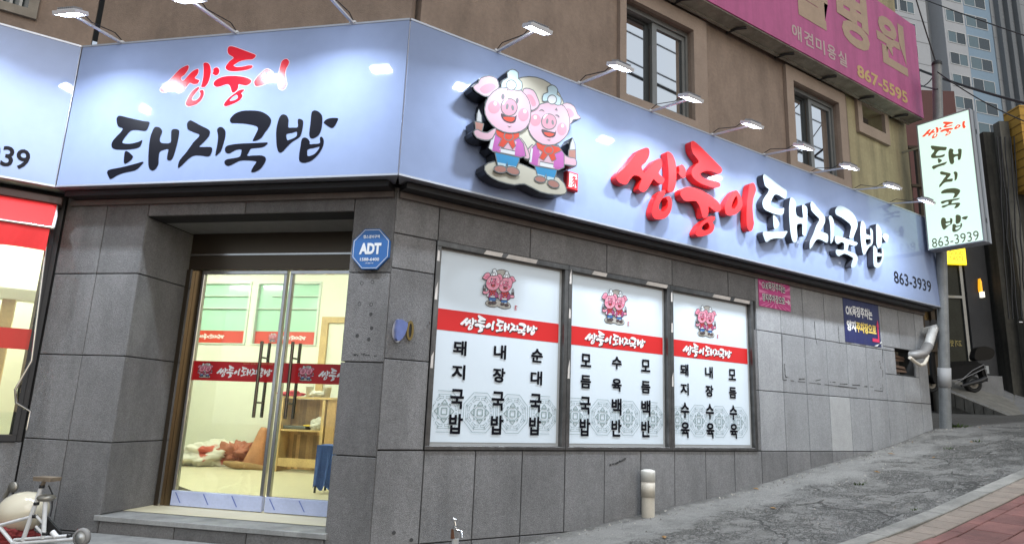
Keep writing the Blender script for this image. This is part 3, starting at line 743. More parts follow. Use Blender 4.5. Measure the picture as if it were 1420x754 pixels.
def ornament(mb, cx, cz, clip):
    off = -.0385; t = .0045
    ring(mb, FR, cx, cz, 1.0, t, off, clip)
    def seg(a, b, w=t):
        a = np.array(a); b = np.array(b); d = b - a; n = np.array((-d[1], d[0])); n = n / np.hypot(*n) * w / 2
        q = [(cx + p[0], cz + p[1]) for p in (a - n, b - n, b + n, a + n)]
        if max(p[0] for p in q) > clip[1] or min(p[0] for p in q) < clip[0]: return
        mb.flat(FR, ccw(q), (), off)
    def rotp(p, a):
        return (p[0] * math.cos(a) - p[1] * math.sin(a), p[0] * math.sin(a) + p[1] * math.cos(a))
    for k in range(8):          # fretwork band: interlocked hooks on each side
        a = k * math.pi / 4
        L = [((-.060, .146), (.060, .146)), ((-.060, .146), (-.060, .128)), ((.060, .146), (.060, .128)), ((-.060, .128), (-.012, .128)), ((.012, .128), (.060, .128)),
             ((-.012, .128), (-.012, .110)), ((.012, .128), (.012, .110)), ((-.048, .110), (-.012, .110)), ((.012, .110), (.048, .110)), ((-.048, .110), (-.048, .102)), ((.048, .110), (.048, .102))]
        for p, q in L: seg(rotp(p, a), rotp(q, a), .0035)
    for k in range(4):
        a = k * math.pi / 2
        for p, q in (((-.030, .064), (0, .098)), ((0, .098), (.030, .064)), ((.030, .064), (-.030, .064))): seg(rotp(p, a), rotp(q, a), .008)
        for p, q in (((-.027, -.027), (.027, -.027)),): seg(rotp(p, a), rotp(q, a), .010)
        for p, q in (((-.030, .055), (.030, .055)), ((.030, .055), (.055, .030)),): seg(rotp(p, a), rotp(q, a), .005)
        for p, q in (((.045, .062), (.062, .062)), ((.062, .062), (.062, .045)), ((.045, .062), (.062, .045))): seg(rotp(p, a), rotp(q, a), .006)
m_frame = mat('aluminium_window_frame', (.17, .165, .16), .35, .85, noise=.25, nscale=14, grime=(.4, 1))
m_peel = mat('peeling_protective_film', (.62, .58, .54), .5, noise=.2, nscale=12)
WL = ['left shop window listing three soups', 'middle shop window listing soup and set meals', 'right shop window listing boiled pork plates']
for wi, (u0, u1) in enumerate(WIN):
    f = MB()
    uu0, uu1 = (u0 - .012 if wi == 0 else u0 - .012), u1 + (.012 if wi == 2 else .008)
    for q in minus([(uu0 + .004, uu1, WZ0 + .003, WZ1 + .005)], [(u0 + .038, u1 - .038, WZ0 + .035, WZ1 - .045)]): f.pbox(FR, *q, -.14, .012, 0, .003)
    rr = random.Random(wi)
    x = u0 + .05
    while x < u1 - .2:            # scraps of protective film left on the head of the frame
        l = rr.uniform(.12, .42)
        if rr.random() < .72: f.flat(FR, [(x, WZ1 - .043), (min(x + l, u1 - .05), WZ1 - .043), (min(x + l, u1 - .05) + .02, WZ1 - .002), (x + .03, WZ1 - .002)], (), .014, 1)
        x += l + rr.uniform(.02, .1)
    for zz in (2.9, 2.55, 1.95): f.flat(FR, [(u0 - .004, zz), (u0 + .022, zz), (u0 + .02, zz + rr.uniform(.05, .2)), (u0, zz + .1)], (), .014, 1)
    win = f.build('shop_window', [m_frame, m_peel], BLDG); win['label'] = WL[wi]
    a, c, z0, z1 = u0 + .038, u1 - .038, WZ0 + .035, WZ1 - .045
    MB().pbox(FR, a, c, z0, z1, -.07, -.046).build('pane', mat('window_backing', (.35, .36, .36), .3), win)
    fa, fc = a + .028, c - .03
    MB().flat(FR, [(fa, z0 + .03), (fc, z0 + .03), (fc, z1 - .02), (fa, z1 - .02)], (), -.043).build('window_film', m_film, win)
    MB().flat(FR, [(fa, 2.296), (fc, 2.296), (fc, 2.486), (fa, 2.486)], (), -.041).build('red_band', m_filmred, win)
    t = MB(); uc = (EMU[wi][0] + EMU[wi][1]) / 2 + (.01 if wi == 0 else 0)
    logo_row(t, FR, uc - .42, uc + .44, 2.386, .155, -.0375, 1, 0.006); logo_row(t, FR, uc - .425, uc + .435, 2.391, .155, -.0365, 0, 0.0025)
    t.build('lettering', [m_white, m_dark], win)
    eb = MB(); emblem(eb, FR, emblem_fit(EMU[wi][0], EMU[wi][1] - .035, 2.565, 2.935), -.040, .0055, .00012, 1)
    su, sz = EMU[wi][1] - .02, 2.585
    for q in minus([(su - .022, su + .022, sz - .032, sz + .032)], [(su - .018, su + .018, sz - .028, sz + .028)]): eb.flat(FR, [(q[0], q[2]), (q[1], q[2]), (q[1], q[3]), (q[0], q[3])], (), -.038, 4)
    write(eb, FR, '豚', su - .015, su + .015, sz - .024, sz + .024, -.038, 4, .02)
    eb.build('pig_emblem', emb_s, win)
    for ci, word in enumerate(MENU[wi]):
        t = MB()
        for k, ch in enumerate(word):
            zc = [2.150, 1.935, 1.700, 1.485][k]; hh = [.125, .125, .165, .165][k]
            if wi == 1 and ci > 0: zc = [2.155, 1.925, 1.70, 1.485][k]
            ww = .13
            write(t, FR, ch, MU[wi][ci] - ww / 2, MU[wi][ci] + ww / 2, zc - hh / 2, zc + hh / 2, -.036, 0, .006)
            for q_, (du, dz) in enumerate(((-.004, -.004), (.004, -.004), (.004, .004), (-.004, .004))): write(t, FR, ch, MU[wi][ci] - ww / 2 + du, MU[wi][ci] + ww / 2 + du, zc - hh / 2 + dz, zc + hh / 2 + dz, -.0362 - .0002 * q_, 0, .006)
        t.build('menu_print', m_black, win)
    t = MB()
    for cx in OCT[wi]: ornament(t, cx, 1.59, (fa, fc))
    t.build('octagon_ornaments', m_orn, win)

# ------------------------------------------------------------------ fascia signs
LSY = 7.618 - SGN
sC0 = -(LSY - 5.2 + SGN * h) / h          # where the corner sign meets the left sign
ZS0, ZS1 = 3.515, 4.970
def sign_box(pl, u0f, u1f, u0b, u1b, root):
    c = MB()
    bkp = [pl.pt(u0b, ZS0, .03), pl.pt(u1b, ZS0, .03), pl.pt(u1b, ZS1, .03), pl.pt(u0b, ZS1, .03)]
    ft = [pl.pt(u0f, ZS0, SGN - .012), pl.pt(u1f, ZS0, SGN - .012), pl.pt(u1f, ZS1, SGN - .012), pl.pt(u0f, ZS1, SGN - .012)]
    c.box8(bkp, ft)
    for za, zb in ((ZS0 - .006, ZS0 + .012), (ZS1 - .012, ZS1 + .006)): c.pbox(pl, u0f, u1f, za, zb, SGN - .03, SGN + .004)
    c.build('cabinet', mat('sign_cabinet', (.45, .47, .52), .4, .6), root)
    pn = MB(); n = max(1, round((u1f - u0f) / 10))
    pn.pbox(pl, u0f + .004, u1f - .004, ZS0 + .012, ZS1 - .012, SGN - .011, SGN, bev=.002)
    pn.build('panel', m_panel, root)
xm = COR.x - .414 * SGN
SR = thing('fascia_sign', 'long pale blue shop sign over the street windows with raised red and white lettering', 'sign', FR.pt(6, ZS0, 0))
sign_box(FR, xm + .004, 11.62, COR.x, 11.5, SR)
SC = thing('fascia_sign', 'pale blue sign over the recessed entrance with flat red and black brush lettering', 'sign', FC.pt(-1.7, ZS0, 0))
sign_box(FC, sC0 + .004, FC.px(573, 27, SGN)[0] * 0 + SGN * .414 - .006, -3.42 + .01, -.01, SC)
SLF = thing('fascia_sign', 'pale blue sign above the red awning, ending in the digits 39', 'sign', FL.pt(-3, ZS0, 0))
xL1 = FL.pt(0, 0).x + (FC.pt(sC0, 0, SGN)).x
sign_box(FL, -8, xL1 - .004, -8, -.26, SLF)
# flat brush lettering on the corner sign
KO = {'ssang': 0, 'dung': 0, 'i': 0}
for k in ORDER:
    b = MB()
    if k in KO:
        for o, hs in GL[k]: b.flat(FC, grow(o, .005), (), SGN + .0015, 1)
    for o, hs in GL[k]:
        b.flat(FC, o, hs, SGN + .003, 0)
        if k in KO:
            for hh in hs: b.flat(FC, hh, (), SGN + .0026, 2)
    b.build('brush_letter', [m_red if k in KO else m_black, mat('pink_outline', (.72, .52, .62), .3), m_panel], SC)
# raised letters on the long sign
for k in ORDER:
    red = k in KO
    b = MB()
    for o, hs in GR[k]: b.prism(FR, o, hs, SGN + .012, SGN + LD, 0, 1)
    b.build('raised_letter', [m_red3, m_red3s] if red else [m_white3, m_grey3s], SR)
b = MB(); (a0, za), (a1, zb) = FR.px(1239.5, 385, SGN), FR.px(1291, 397, SGN)
write(b, FR, '863-3939', a0, a1, 3.81 - .095, 3.81 + .095, SGN + .003, 0, .012); b.build('phone_number', m_black, SR)
b = MB(); q1 = FL.px(41, 223, SGN); q0 = FL.px(-33, 206, SGN)
wd = (q1[0] - FL.px(2, 215, SGN)[0]) / 2 * 8
write(b, FL, '863-3939', q1[0] - wd, q1[0], q1[1] - .10, q1[1] + .10, SGN + .003, 0, .02); b.build('phone_number', m_black, SLF)
# pig emblem on the long sign
b = MB(); k = 0
m_emside = mat('emblem_black_side', (.006, .006, .008), .35)
for c, q, out in EM:
    if out and abs(area(q)) > .004:
        b.prism(FR, grow(q, .013), (), SGN + .02, PO - .012 + k * .00015, 0, 0); k += 1
em = b.build('pig_emblem', m_emside, SR)
b = MB(); emblem(b, FR, lambda p: p, PO - .004, .011, .00018); b.build('painted_face', emb_big, em)
b = MB(); zq = [FR.px(*p, SGN + .06) for p in zP([(556, 582), (622, 577), (622, 642), (560, 656)])]
cu, cz = sum(p[0] for p in zq) / 4, sum(p[1] for p in zq) / 4
b.pbox(FR, cu - .072, cu + .072, cz - .095, cz + .095, SGN + .002, SGN + .06, 0, .01)
sealo = b.build('seal_block', mat('seal_red', (.62, .02, .03), .35), SR)
b = MB(); write(b, FR, '豚', cu - .055, cu + .055, cz - .075, cz + .075, SGN + .0625, 0, .03); b.build('seal_character', m_white, sealo)

# ------------------------------------------------------------------ arm lamps over the sign
def lamp(pl, u, z, ub, label, reach=.92):
    N, U = pl.N, pl.U
    base = pl.pt(ub, ZS1 + .012, SGN - .02); tip = pl.pt(u, z + .035, reach)
    root = thing('sign_lamp', label, 'lamp', base, 'LED arm lamps along the top of the signs')
    a = MB(); mid = base.lerp(tip, .93); dirv = (tip - base).normalized()
    side = dirv.cross(Vector((0, 0, 1))).normalized(); upv = side.cross(dirv)
    hw, hh = .012, .009
    a.box8([base + side * sx * hw + upv * sz * hh for sx, sz in ((-1, -1), (1, -1), (1, 1), (-1, 1))], [mid + side * sx * hw + upv * sz * hh for sx, sz in ((-1, -1), (1, -1), (1, 1), (-1, 1))])
    a.box8([base + side * sx * .03 + N * sz * .03 + Vector((0, 0, -.008)) for sx, sz in ((-1, -1), (1, -1), (1, 1), (-1, 1))], [base + side * sx * .03 + N * sz * .03 + Vector((0, 0, .012)) for sx, sz in ((-1, -1), (1, -1), (1, 1), (-1, 1))])
    a.build('arm', m_lampwhite, root)
    # head: aims down and back at the sign
    aim = (-N * .42 + Vector((0, 0, -1))).normalized()
    X = U; Y = X.cross(aim).normalized()
    M = Matrix((( X.x, Y.x, -aim.x, tip.x), (X.y, Y.y, -aim.y, tip.y), (X.z, Y.z, -aim.z, tip.z), (0, 0, 0, 1)))
    hb = MB()
    def bx(x0, x1, y0, y1, z0, z1, mb):
        x0, x1, y0, y1, z0, z1 = (q * .86 for q in (x0, x1, y0, y1, z0, z1))
        mb.box8([M @ Vector(p) for p in ((x0, y0, z0), (x1, y0, z0), (x1, y1, z0), (x0, y1, z0))], [M @ Vector(p) for p in ((x0, y0, z1), (x1, y0, z1), (x1, y1, z1), (x0, y1, z1))])
    bx(-.135, .135, -.085, .085, -.005, .022, hb); bx(-.10, .10, -.06, .06, .022, .034, hb)
    for q in ((-.135, .135, -.085, -.073), (-.135, .135, .073, .085), (-.135, -.123, -.073, .073), (.123, .135, -.073, .073)): bx(*q, -.016, -.005, hb)
    hd = hb.build('lamp_head', m_lampwhite, root)
    fn = MB()
    for i in range(9): bx(-.092 + i * .023 - .003, -.092 + i * .023 + .003, -.055, .055, .034, .055, fn)
    fn.build('cooling_fins', mat('grey_fins', (.4, .4, .42), .4, .5), hd)
    ln = MB(); ln.add([M @ Vector(p) for p in ((-.09, -.042, -.008), (-.09, .042, -.008), (.09, .042, -.008), (.09, -.042, -.008))], [(0, 1, 2, 3)])
    ln.build('led_lens', m_led, hd)
    bl = bpy.data.lights.new('led_beam', 'AREA'); bl.shape = 'RECTANGLE'; bl.size = .2; bl.size_y = .09; bl.energy = BEAM_WATTS; bl.color = (.80, .89, 1.0); bl.spread = R_(142)
    bo = bpy.data.objects.new('led_beam', bl); COL.objects.link(bo)
    bm = (-N * .12 + Vector((0, 0, -1))).normalized(); by = X.cross(bm).normalized(); pp = M @ Vector((0, 0, -.022))
    bo.matrix_world = Matrix(((X.x, by.x, -bm.x, pp.x), (X.y, by.y, -bm.y, pp.y), (X.z, by.z, -bm.z, pp.z), (0, 0, 0, 1)))
    bo.parent = root; bo.matrix_parent_inverse = world(root).inverted()
    cb = MB(); q0 = M @ Vector((0, .03, .034)); cb.tube([q0, q0 + Vector((0, 0, .05)) - N * .05, q0 - N * .2 + Vector((0, 0, .01)), base + N * .1 + Vector((0, 0, .05)), base + Vector((0, 0, .02))], .005, 5)
    cb.build('cable', m_dark, root)
RL_ = ['white LED arm lamp above the twin pig emblem on the long sign', 'white LED arm lamp crossing the lower left corner of the first upper window', 'white LED arm lamp at the lower right corner of the first upper window', 'white LED arm lamp on bare brown wall midway between the two upper sash windows', 'white LED arm lamp in front of the second upper window sill', 'white LED arm lamp just right of the second upper window', 'white LED arm lamp nearest left of the one touching the green lightbox', 'white LED arm lamp overlapping the green projecting lightbox']
for (u, z, ub), lb in zip([(2.974, 4.846, 2.976), (3.949, 4.818, 4.0), (4.929, 4.80, 5.04), (5.922, 4.79, 6.08), (6.894, 4.784, 7.08), (7.862, 4.77, 8.12), (8.908, 4.75, 9.2), (9.836, 4.74, 10.2)], RL_): lamp(FR, u, z, ub, lb)
lamp(FC, -2.771, 4.817, -2.872, 'white LED arm lamp at the left end of the entrance sign')
lamp(FC, -1.60, 4.84, -1.626, 'white LED arm lamp above the middle of the entrance sign')
lamp(FC, -.43, 4.86, -.445, 'arm lamp near the building corner, only its arm inside the picture')
lamp(FL, -1.28, 4.83, -1.2, 'lamp above the awning sign, seen as a glare spot in it')

# ------------------------------------------------------------------ entrance doors
m_bandred = mat('red_door_band', (.45, .008, .012), .3)
D0 = DO[0] + .02; D1 = DO[1] - .005
fr = MB(); o0, o1 = DOFF - .10, DOFF + .02
fr.pbox(FC, D0, D1, 2.905, 3.05, o0, o1, 0); fr.pbox(FC, D0, D1, 3.052, 3.07, o0, o1 + .01, 1); fr.pbox(FC, D0, D1, 3.072, DO[3], o0, o1, 0)
fr.pbox(FC, D0, D0 + .05, .602, 2.903, o0, o1 + .02, 0); fr.pbox(FC, D0 + .052, D0 + .075, .602, 2.903, o0, o1 + .03, 1); fr.pbox(FC, D0 + .077, D0 + .14, .602, 2.903, o0, o1 - .02, 2)
fr.pbox(FC, D1 - .06, D1, .602, 2.903, o0, o1, 0)
m_head = mat('dark_header_glass', (.05, .045, .04), .08, .3)
fr.build('door_frame', [m_bronze, m_steel, mat('brass_reflective_jamb', (.11, .08, .045), .3, .8)], BLDG)
LEAF = [(D0 + .145, -1.365), (-1.335, D1 - .065)]
HD = [(FC.px(363.7, 473, DOFF + .05)[0], FC.px(374.5, 473, DOFF - .1)[0]), (FC.px(406.6, 473, DOFF + .05)[0], FC.px(417, 473, DOFF - .1)[0])]
for li, (a, c) in enumerate(LEAF):
    st = MB(); sw = .035
    st.pbox(FC, a, a + (sw if li else .03), .75, 2.86, DOFF - .05, DOFF - .005, 0, .004); st.pbox(FC, c - (sw if not li else .03), c, .75, 2.86, DOFF - .05, DOFF - .005, 0, .004)
    st.pbox(FC, a, c, 2.862, 2.90, DOFF - .05, DOFF - .005, 0, .004)
    door = st.build('glass_door', m_steel, BLDG); door['label'] = 'left glass door leaf' if li == 0 else 'right glass door leaf half hidden by the stone pier'
    MB().pbox(FC, a + .03, c - .03, .752, 2.86, DOFF - .032, DOFF - .024).build('pane', m_glass, door)
    br = MB(); br.pbox(FC, a, c, .612, .748, DOFF - .05, DOFF + .002, 0, .003)
    x = a + .04
    while x < c - .05: br.flat(FC, [(x, .735), (x + .012, .735), (x + .075, .640), (x + .063, .640)], (), DOFF + .004, 1); x += .30
    br.build('bottom_rail', [mat('blue_protective_film', (.42, .47, .66), .25, noise=.1, nscale=6), mat('film_print_blue', (.10, .14, .40), .4)], door)
    MB().flat(FC, [(a + .032, 1.795), (c - .032, 1.795), (c - .032, 1.985), (a + .032, 1.985)], (), DOFF - .020).build('red_band', m_bandred, door)
    t = MB()
    u = a + .36 if li == 0 else a + .42
    u = -2.02 if li == 0 else -.93
    logo_row(t, FC, u, u + .60, 1.888, .12, DOFF - .017, 0, .0015); write(t, FC, '20년 전통의 돼지국밥', u + .28, u + .6, 1.962, 1.976, DOFF - .017, 1, 0)
    t.build('lettering', [m_white, mat('gold_print', (.6, .35, .15), .4)], door)
    t = MB(); emblem(t, FC, emblem_fit(u - .215, u - .045, 1.82, 1.965), DOFF - .018, .003, .00006, 2); t.build('pig_emblem', emb_s, door)
    for hu, ho in ((HD[li][0], .05), (HD[li][1], -.10)):
        hb = MB(); hb.tube([FC.pt(hu, 1.46, DOFF + ho), FC.pt(hu, 2.185, DOFF + ho)], .016, 12)
        for zz in (1.60, 2.03): hb.tube([FC.pt(hu, zz, DOFF + ho), FC.pt(hu, zz, DOFF - .028)], .009, 8)
        hb.build('handle', mat('dark_steel_handle', (.16, .14, .12), .25, 1), door)

# ------------------------------------------------------------------ interior
FZ = .605; CZ = 3.95
PB = -5.0
m_cream = mat('cream_wall_paint', (.80, .81, .68), .8, noise=.03, nscale=1)
m_floor = mat('cream_floor_vinyl', (.66, .60, .42), .45, noise=.05, nscale=2)
m_wood = mat('knotty_pine', (.55, .38, .16), .5, noise=.2, nscale=5, island=.25)
m_woodd = mat('brown_plank', (.44, .27, .11), .5, noise=.2, nscale=4, island=.45)
A_ = FC.pt(-9.0, 0, PB); B_ = FC.pt(1.2, 0, PB)
inn = MB()
poly = [FC.pt(-.30, 0, -.26), FC.pt(-3.40, 0, -.26), (-8.5, 7.9, 0), (-8.5, 17, 0), FC.pt(-9, 0, PB - .1), FC.pt(2.6, 0, PB - .1), (7.0, 5.45, 0)]
poly = [(p[0], p[1]) for p in poly]
fl = MB(); fl.add([(x, y, FZ) for x, y in poly], [range(len(poly))]); fl.build('interior_floor', m_floor, BLDG)
ce = MB(); ce.add([(x, y, CZ) for x, y in poly][::-1], [range(len(poly))]); ce.build('interior_ceiling', mat('white_ceiling', (.74, .74, .66), .8), BLDG)
pt_ = MB(); PH = [(-5.75, -4.57, 2.50, 3.78), (-4.50, -3.32, 2.50, 3.78)]
pb = FC.moved(PB)
PWIN = [(-6.05, -4.60, 2.56, 3.66), (-4.50, -3.28, 2.56, 3.66)]
for r in minus([(-9, 2.6, FZ, CZ)], PWIN): pt_.pbox(pb, *r, -.12, 0)
pt_.build('interior_partition', m_cream, BLDG)
MB().plan([(-5, 10.2), (.25, 10.2), (.25, 10.3), (-5, 10.3)], FZ, CZ).build('interior_partition', m_cream, BLDG)
for u0, u1, z0, z1 in PWIN:
    f = MB()
    for q in minus([(u0, u1, z0, z1)], [(u0 + .04, u1 - .04, z0 + .02, z1 - .04)]): f.pbox(pb, *q, -.10, .02)
    f.pbox(pb, u0 + .04, u1 - .04, z0 + .62, z0 + .635, -.04, .0); f.pbox(pb, u0 + .3, u1 - .04, z0 + .84, z0 + .852, -.04, .0)
    wo = f.build('partition_window', mat('pale_frame', (.6, .66, .58), .4), BLDG)
    MB().pbox(pb, u0 + .04, u1 - .04, z0 + .02, z1 - .04, -.06, -.05).build('pane', mat('mint_glass', (.42, .68, .52), .15), wo)
    MB().flat(pb, [(u0 + .04, z0 + .03), (u1 - .04, z0 + .03), (u1 - .04, z0 + .24), (u0 + .04, z0 + .24)], (), -.045).build('red_band', mat('red_inner_band', (.6, .06, .03), .4), wo)
    t = MB(); logo_row(t, pb, u0 + .50, u0 + 1.0, z0 + .135, .10, -.042, 0, .002); t.build('lettering', m_white, wo)
    t = MB(); emblem(t, pb, emblem_fit(u0 + .30, u0 + .46, z0 + .06, z0 + .21), -.043, .003, .00006, 2); t.build('pig_emblem', emb_s, wo)
wf = MB()   # timber door lining on the partition, right part
for q in ((-3.20, -3.08, FZ, 3.05), (-3.08, -2.0, 2.95, 3.05)): wf.pbox(pb, *q, .001, .04)
wf.build('timber_lining', m_wood, BLDG)
# fluorescent fittings
def clight(u, off, label, L=1.25, ang=0):
    pl = FC.moved(off); c = pl.pt(u, CZ - .05, 0)
    d = (FC.U * math.cos(ang) + FC.N * math.sin(ang))
    root = thing('ceiling_light', label, 'light', c, 'fluorescent lights of the restaurant interior')
    sd_ = Vector((-d.y, d.x, 0))
    def bar(w, z0, z1, l): 
        b = MB(); b.box8([c + d * sx * l / 2 + sd_ * sy * w + Vector((0, 0, z0)) for sx, sy in ((-1, -1), (1, -1), (1, 1), (-1, 1))], [c + d * sx * l / 2 + sd_ * sy * w + Vector((0, 0, z1)) for sx, sy in ((-1, -1), (1, -1), (1, 1), (-1, 1))]); return b
    bar(.05, .01, .045, L + .06).build('housing', m_white, root)
    bar(.032, -.03, .008, L).build('tube', m_tube, root)
clight(-3.45, -2.6, 'bright fluorescent ceiling light seen at the top left of the door glass', ang=.0)
for u, off in ((-1.6, -2.6), (-5.4, -3.6)): clight(u, off, 'fluorescent ceiling light deeper in the room, hidden by the wall above the door')
clight(-4.85, -.55, 'fluorescent ceiling light behind the awning window', ang=.78)
clight(-5.9, -.55, 'second fluorescent ceiling light deeper behind the awning window', ang=.78)
# shelf unit
sh0 = FC.px(378, 655, -4.2)[0]; 
SHP = FC.moved(-4.2); q0 = SHP.px(379, 655); q1 = SHP.px(440, 660); zt_ = SHP.px(400, 549)[1]; zmid = SHP.px(410, 595)[1]
su0, su1 = q0[0], q1[0]
SH = thing('shelf_unit', 'knocked together timber shelf unit of brown planks behind the right door leaf', 'shelf', SHP.pt((su0 + su1) / 2, FZ, 0))
b = MB(); b.pbox(SHP, su0, su1 + .75, zt_ - .03, zt_, -.45, .02); b.build('top_board', m_wood, SH)
b = MB(); b.pbox(SHP, su0 + .02, su1 + .0, zmid - .025, zmid, -.42, .0); b.pbox(SHP, su0 + .02, su1, FZ + .08, FZ + .2, -.02, .0); b.build('shelf_board', m_wood, SH)
b = MB(); n = 13
for i in range(n):
    for z0, z1 in ((FZ + .02, zt_ * .55 + .2), (zt_ * .55 + .2, zt_ - .035)): b.pbox(SHP, su0 + .02 + (su1 - su0) * i / n, su0 + .018 + (su1 - su0) * (i + 1) / n, z0 + .001, z1, -.28, -.26)
b.build('back_planks', m_woodd, SH)
for u in (su0, su1 - .02):
    b = MB(); b.pbox(SHP, u, u + .045, FZ, zt_ - .032, -.43, .01); b.build('side_board', m_wood, SH)
b = MB()
for i in range(5): b.pbox(SHP, su1 + .05 + i * .14, su1 + .185 + i * .14, FZ, zt_ - .032, -.3, -.01)
b.build('side_planks', m_woodd, SH)
def blob(c, s, seed, lump=.25, crease=.22):
    """A crumpled soft heap: low-frequency bulges plus sharp ridged creases, flattened underneath."""
    b = MB(); vs = []; fs = []; n, k = 36, 64; of = Vector((seed * 3.7, seed * 1.3, seed * 2.1))
    for i in range(n + 1):
        th = math.pi * i / n
        for j in range(k):
            a = 2 * math.pi * j / k
            d = Vector((math.sin(th) * math.cos(a), math.sin(th) * math.sin(a), math.cos(th)))
            r = 1 + lump * mnoise.noise(d * 1.3 + of) * 1.6 - crease * (1 - abs(mnoise.noise(d * 3.1 + of)) * 2.4) * .6 + crease * .5 * (abs(mnoise.noise(d * 7 + of)) * 2 - .5)
            z = d.z * r
            vs.append((c[0] + d.x * r * s[0], c[1] + d.y * r * s[1], c[2] + max(z, -.75) * s[2]))
    for i in range(n):
        for j in range(k): fs.append((i * k + j, i * k + (j + 1) % k, (i + 1) * k + (j + 1) % k, (i + 1) * k + j))
    return b.add(vs, fs, 0, True)
def onshelf(u, z): return SHP.pt(u, z, -.11)
for x, lb in ((424, 'white paper cup standing left on the shelf top'), (449, 'white paper cup standing right on the shelf top near the pier')):
    uu = SHP.px(x, 545)[0]; b = MB(); b.lathe(onshelf(uu, zt_), (0, 0, 1), [(0, .0), (.0, .045), (.15, .058), (.15, .06), (.165, .06), (.165, 0)], 18)
    tag(b.build('paper_cup', mat('paper_white', (.75, .72, .62), .6)), lb, 'cup', 'paper cups on the timber shelf')
uu = SHP.px(400, 545)[0]; b = blob(onshelf(uu, zt_ + .04), (.2, .12, .05), 4); tag(b.build('red_cloth', mat('red_cloth', (.6, .06, .08), .8)), 'crumpled red cloth on the shelf top left of the cups', 'cloth')
uu = SHP.px(437, 545)[0]; b = blob(onshelf(uu, zt_ + .045), (.13, .1, .05), 9); tag(b.build('crumpled_paper', mat('paper_white', (.75, .72, .62), .6)), 'crumpled pale paper between the two cups', 'paper')
uu = SHP.px(436, 590)[0]; b = blob(onshelf(uu, zmid + .08), (.13, .12, .11), 12); tag(b.build('plastic_bag', mat('bag_white', (.62, .60, .50), .5)), 'knotted pale plastic bag on the middle shelf', 'bag')
uu = SHP.px(408, 592)[0]; b = MB(); b.pbox(SHP, uu - .22, uu + .16, zmid + .002, zmid + .05, -.25, -.05, bev=.01); tag(b.build('tool_tray', mat('grey_plastic', (.12, .13, .12), .5)), 'dark tray of odds and ends on the middle shelf', 'tray')
uu = SHP.px(424, 592)[0]; b = MB(); b.pbox(SHP, uu - .07, uu + .08, zmid + .052, zmid + .07, -.2, -.05); tag(b.build('yellow_note', mat('yellow_card', (.75, .55, .05), .6)), 'small yellow card lying on the middle shelf tray', 'card')
# things on the floor
FP = FC.moved(-4.45)
def fl_u(x, y=662): return FP.px(x, y)[0]
ua, ub_ = fl_u(252), fl_u(322)
b = blob(FP.pt((ua + ub_) / 2, FZ + .155, 0), ((ub_ - ua) / 2 * 1.05, .3, .22), 21, lump=.35)
m_sack = bpy.data.materials.new('red_white_sack'); m_sack.use_nodes = True
t_ = m_sack.node_tree; n1 = t_.nodes.new('ShaderNodeTexNoise'); n1.inputs['Scale'].default_value = 5; n1.inputs['Detail'].default_value = 1
r1 = t_.nodes.new('ShaderNodeValToRGB'); r1.color_ramp.elements[0].color = (.75, .72, .62, 1); r1.color_ramp.elements[1].color = (.55, .10, .06, 1); r1.color_ramp.elements[0].position = .56; r1.color_ramp.elements[1].position = .62
tc_ = t_.nodes.new('ShaderNodeTexCoord'); t_.links.new(tc_.outputs['Object'], n1.inputs['Vector']); t_.links.new(n1.outputs[0], r1.inputs[0]); t_.links.new(r1.outputs[0], t_.nodes['Principled BSDF'].inputs['Base Color'])
tag(b.build('sack', m_sack), 'white plastic sack with red print lying on the floor behind the left door', 'sack')
b = blob(FP.pt(fl_u(318), FZ + .17, -.12), (.27, .22, .22), 33, lump=.5, crease=.4); tag(b.build('bundle', mat('red_brown_tarp', (.42, .15, .09), .6, noise=.3)), 'red brown crumpled tarp heaped on the white sack', 'bundle')
b = MB(); c0 = FP.pt(fl_u(348), FZ, -.05)
b.lathe(c0, FC.U * .18 + Vector((0, 0, 1)), [(0, .20), (.05, .19), (.3, .13), (.56, .08), (.62, .06), (.62, 0)], 20)
tag(b.build('cardboard_cone', mat('orange_card', (.44, .20, .09), .7, noise=.25)), 'orange brown cone of card standing on the floor behind the door gap', 'cone')
b = MB(); b.tube([FP.pt(fl_u(322) + i * .12, FZ + .08 - .01 * i, .25 + .05 * math.sin(i)) for i in range(7)], [.03, .05, .06, .055, .05, .04, .02], 10)
tag(b.build('rolled_cloth', mat('brown_cloth', (.30, .18, .07), .8, noise=.3)), 'rolled brown cloth on the floor before the bundles', 'cloth')
ST = FC.moved(-2.2)
u_ = ST.px(456, 640)[0]; ztow = ST.px(452, 617)[1]
SK = thing('stool', 'low dark stool under the blue towel beside the stone pier', 'stool', ST.pt(u_, FZ, 0))
b = MB(); b.pbox(ST, u_ - .16, u_ + .16, ztow - .06, ztow - .02, -.3, .02, bev=.008); b.build('seat', m_dark, SK)
for du, do in ((-.13, -.01), (.13, -.01), (-.13, -.27), (.13, -.27)):
    b = MB(); b.tube([ST.pt(u_ + du, ztow - .06, do), ST.pt(u_ + du * 1.15, FZ, do)], .014, 8); b.build('leg', m_dark, SK)
b = MB(); n = 8
for i in range(n):
    du0, du1 = -.15 + .30 * i / n, -.15 + .30 * (i + 1) / n
    wv = lambda k: .02 * math.sin(k * 1.9)
    b.quad(ST.pt(u_ + du0, ztow - .48 + wv(i) * 2, .045 + wv(i)), ST.pt(u_ + du1, ztow - .48 + wv(i + 1) * 2, .045 + wv(i + 1)), ST.pt(u_ + du1, ztow, .035), ST.pt(u_ + du0, ztow, .035))
    b.quad(ST.pt(u_ + du0, ztow, .035), ST.pt(u_ + du1, ztow, .035), ST.pt(u_ + du1, ztow + .005, -.2), ST.pt(u_ + du0, ztow + .005, -.2))
tag(b.build('towel', mat('blue_towel', (.06, .12, .36), .9, noise=.2, nscale=12)), 'blue towel hanging over the dark stool beside the door pier', 'towel')
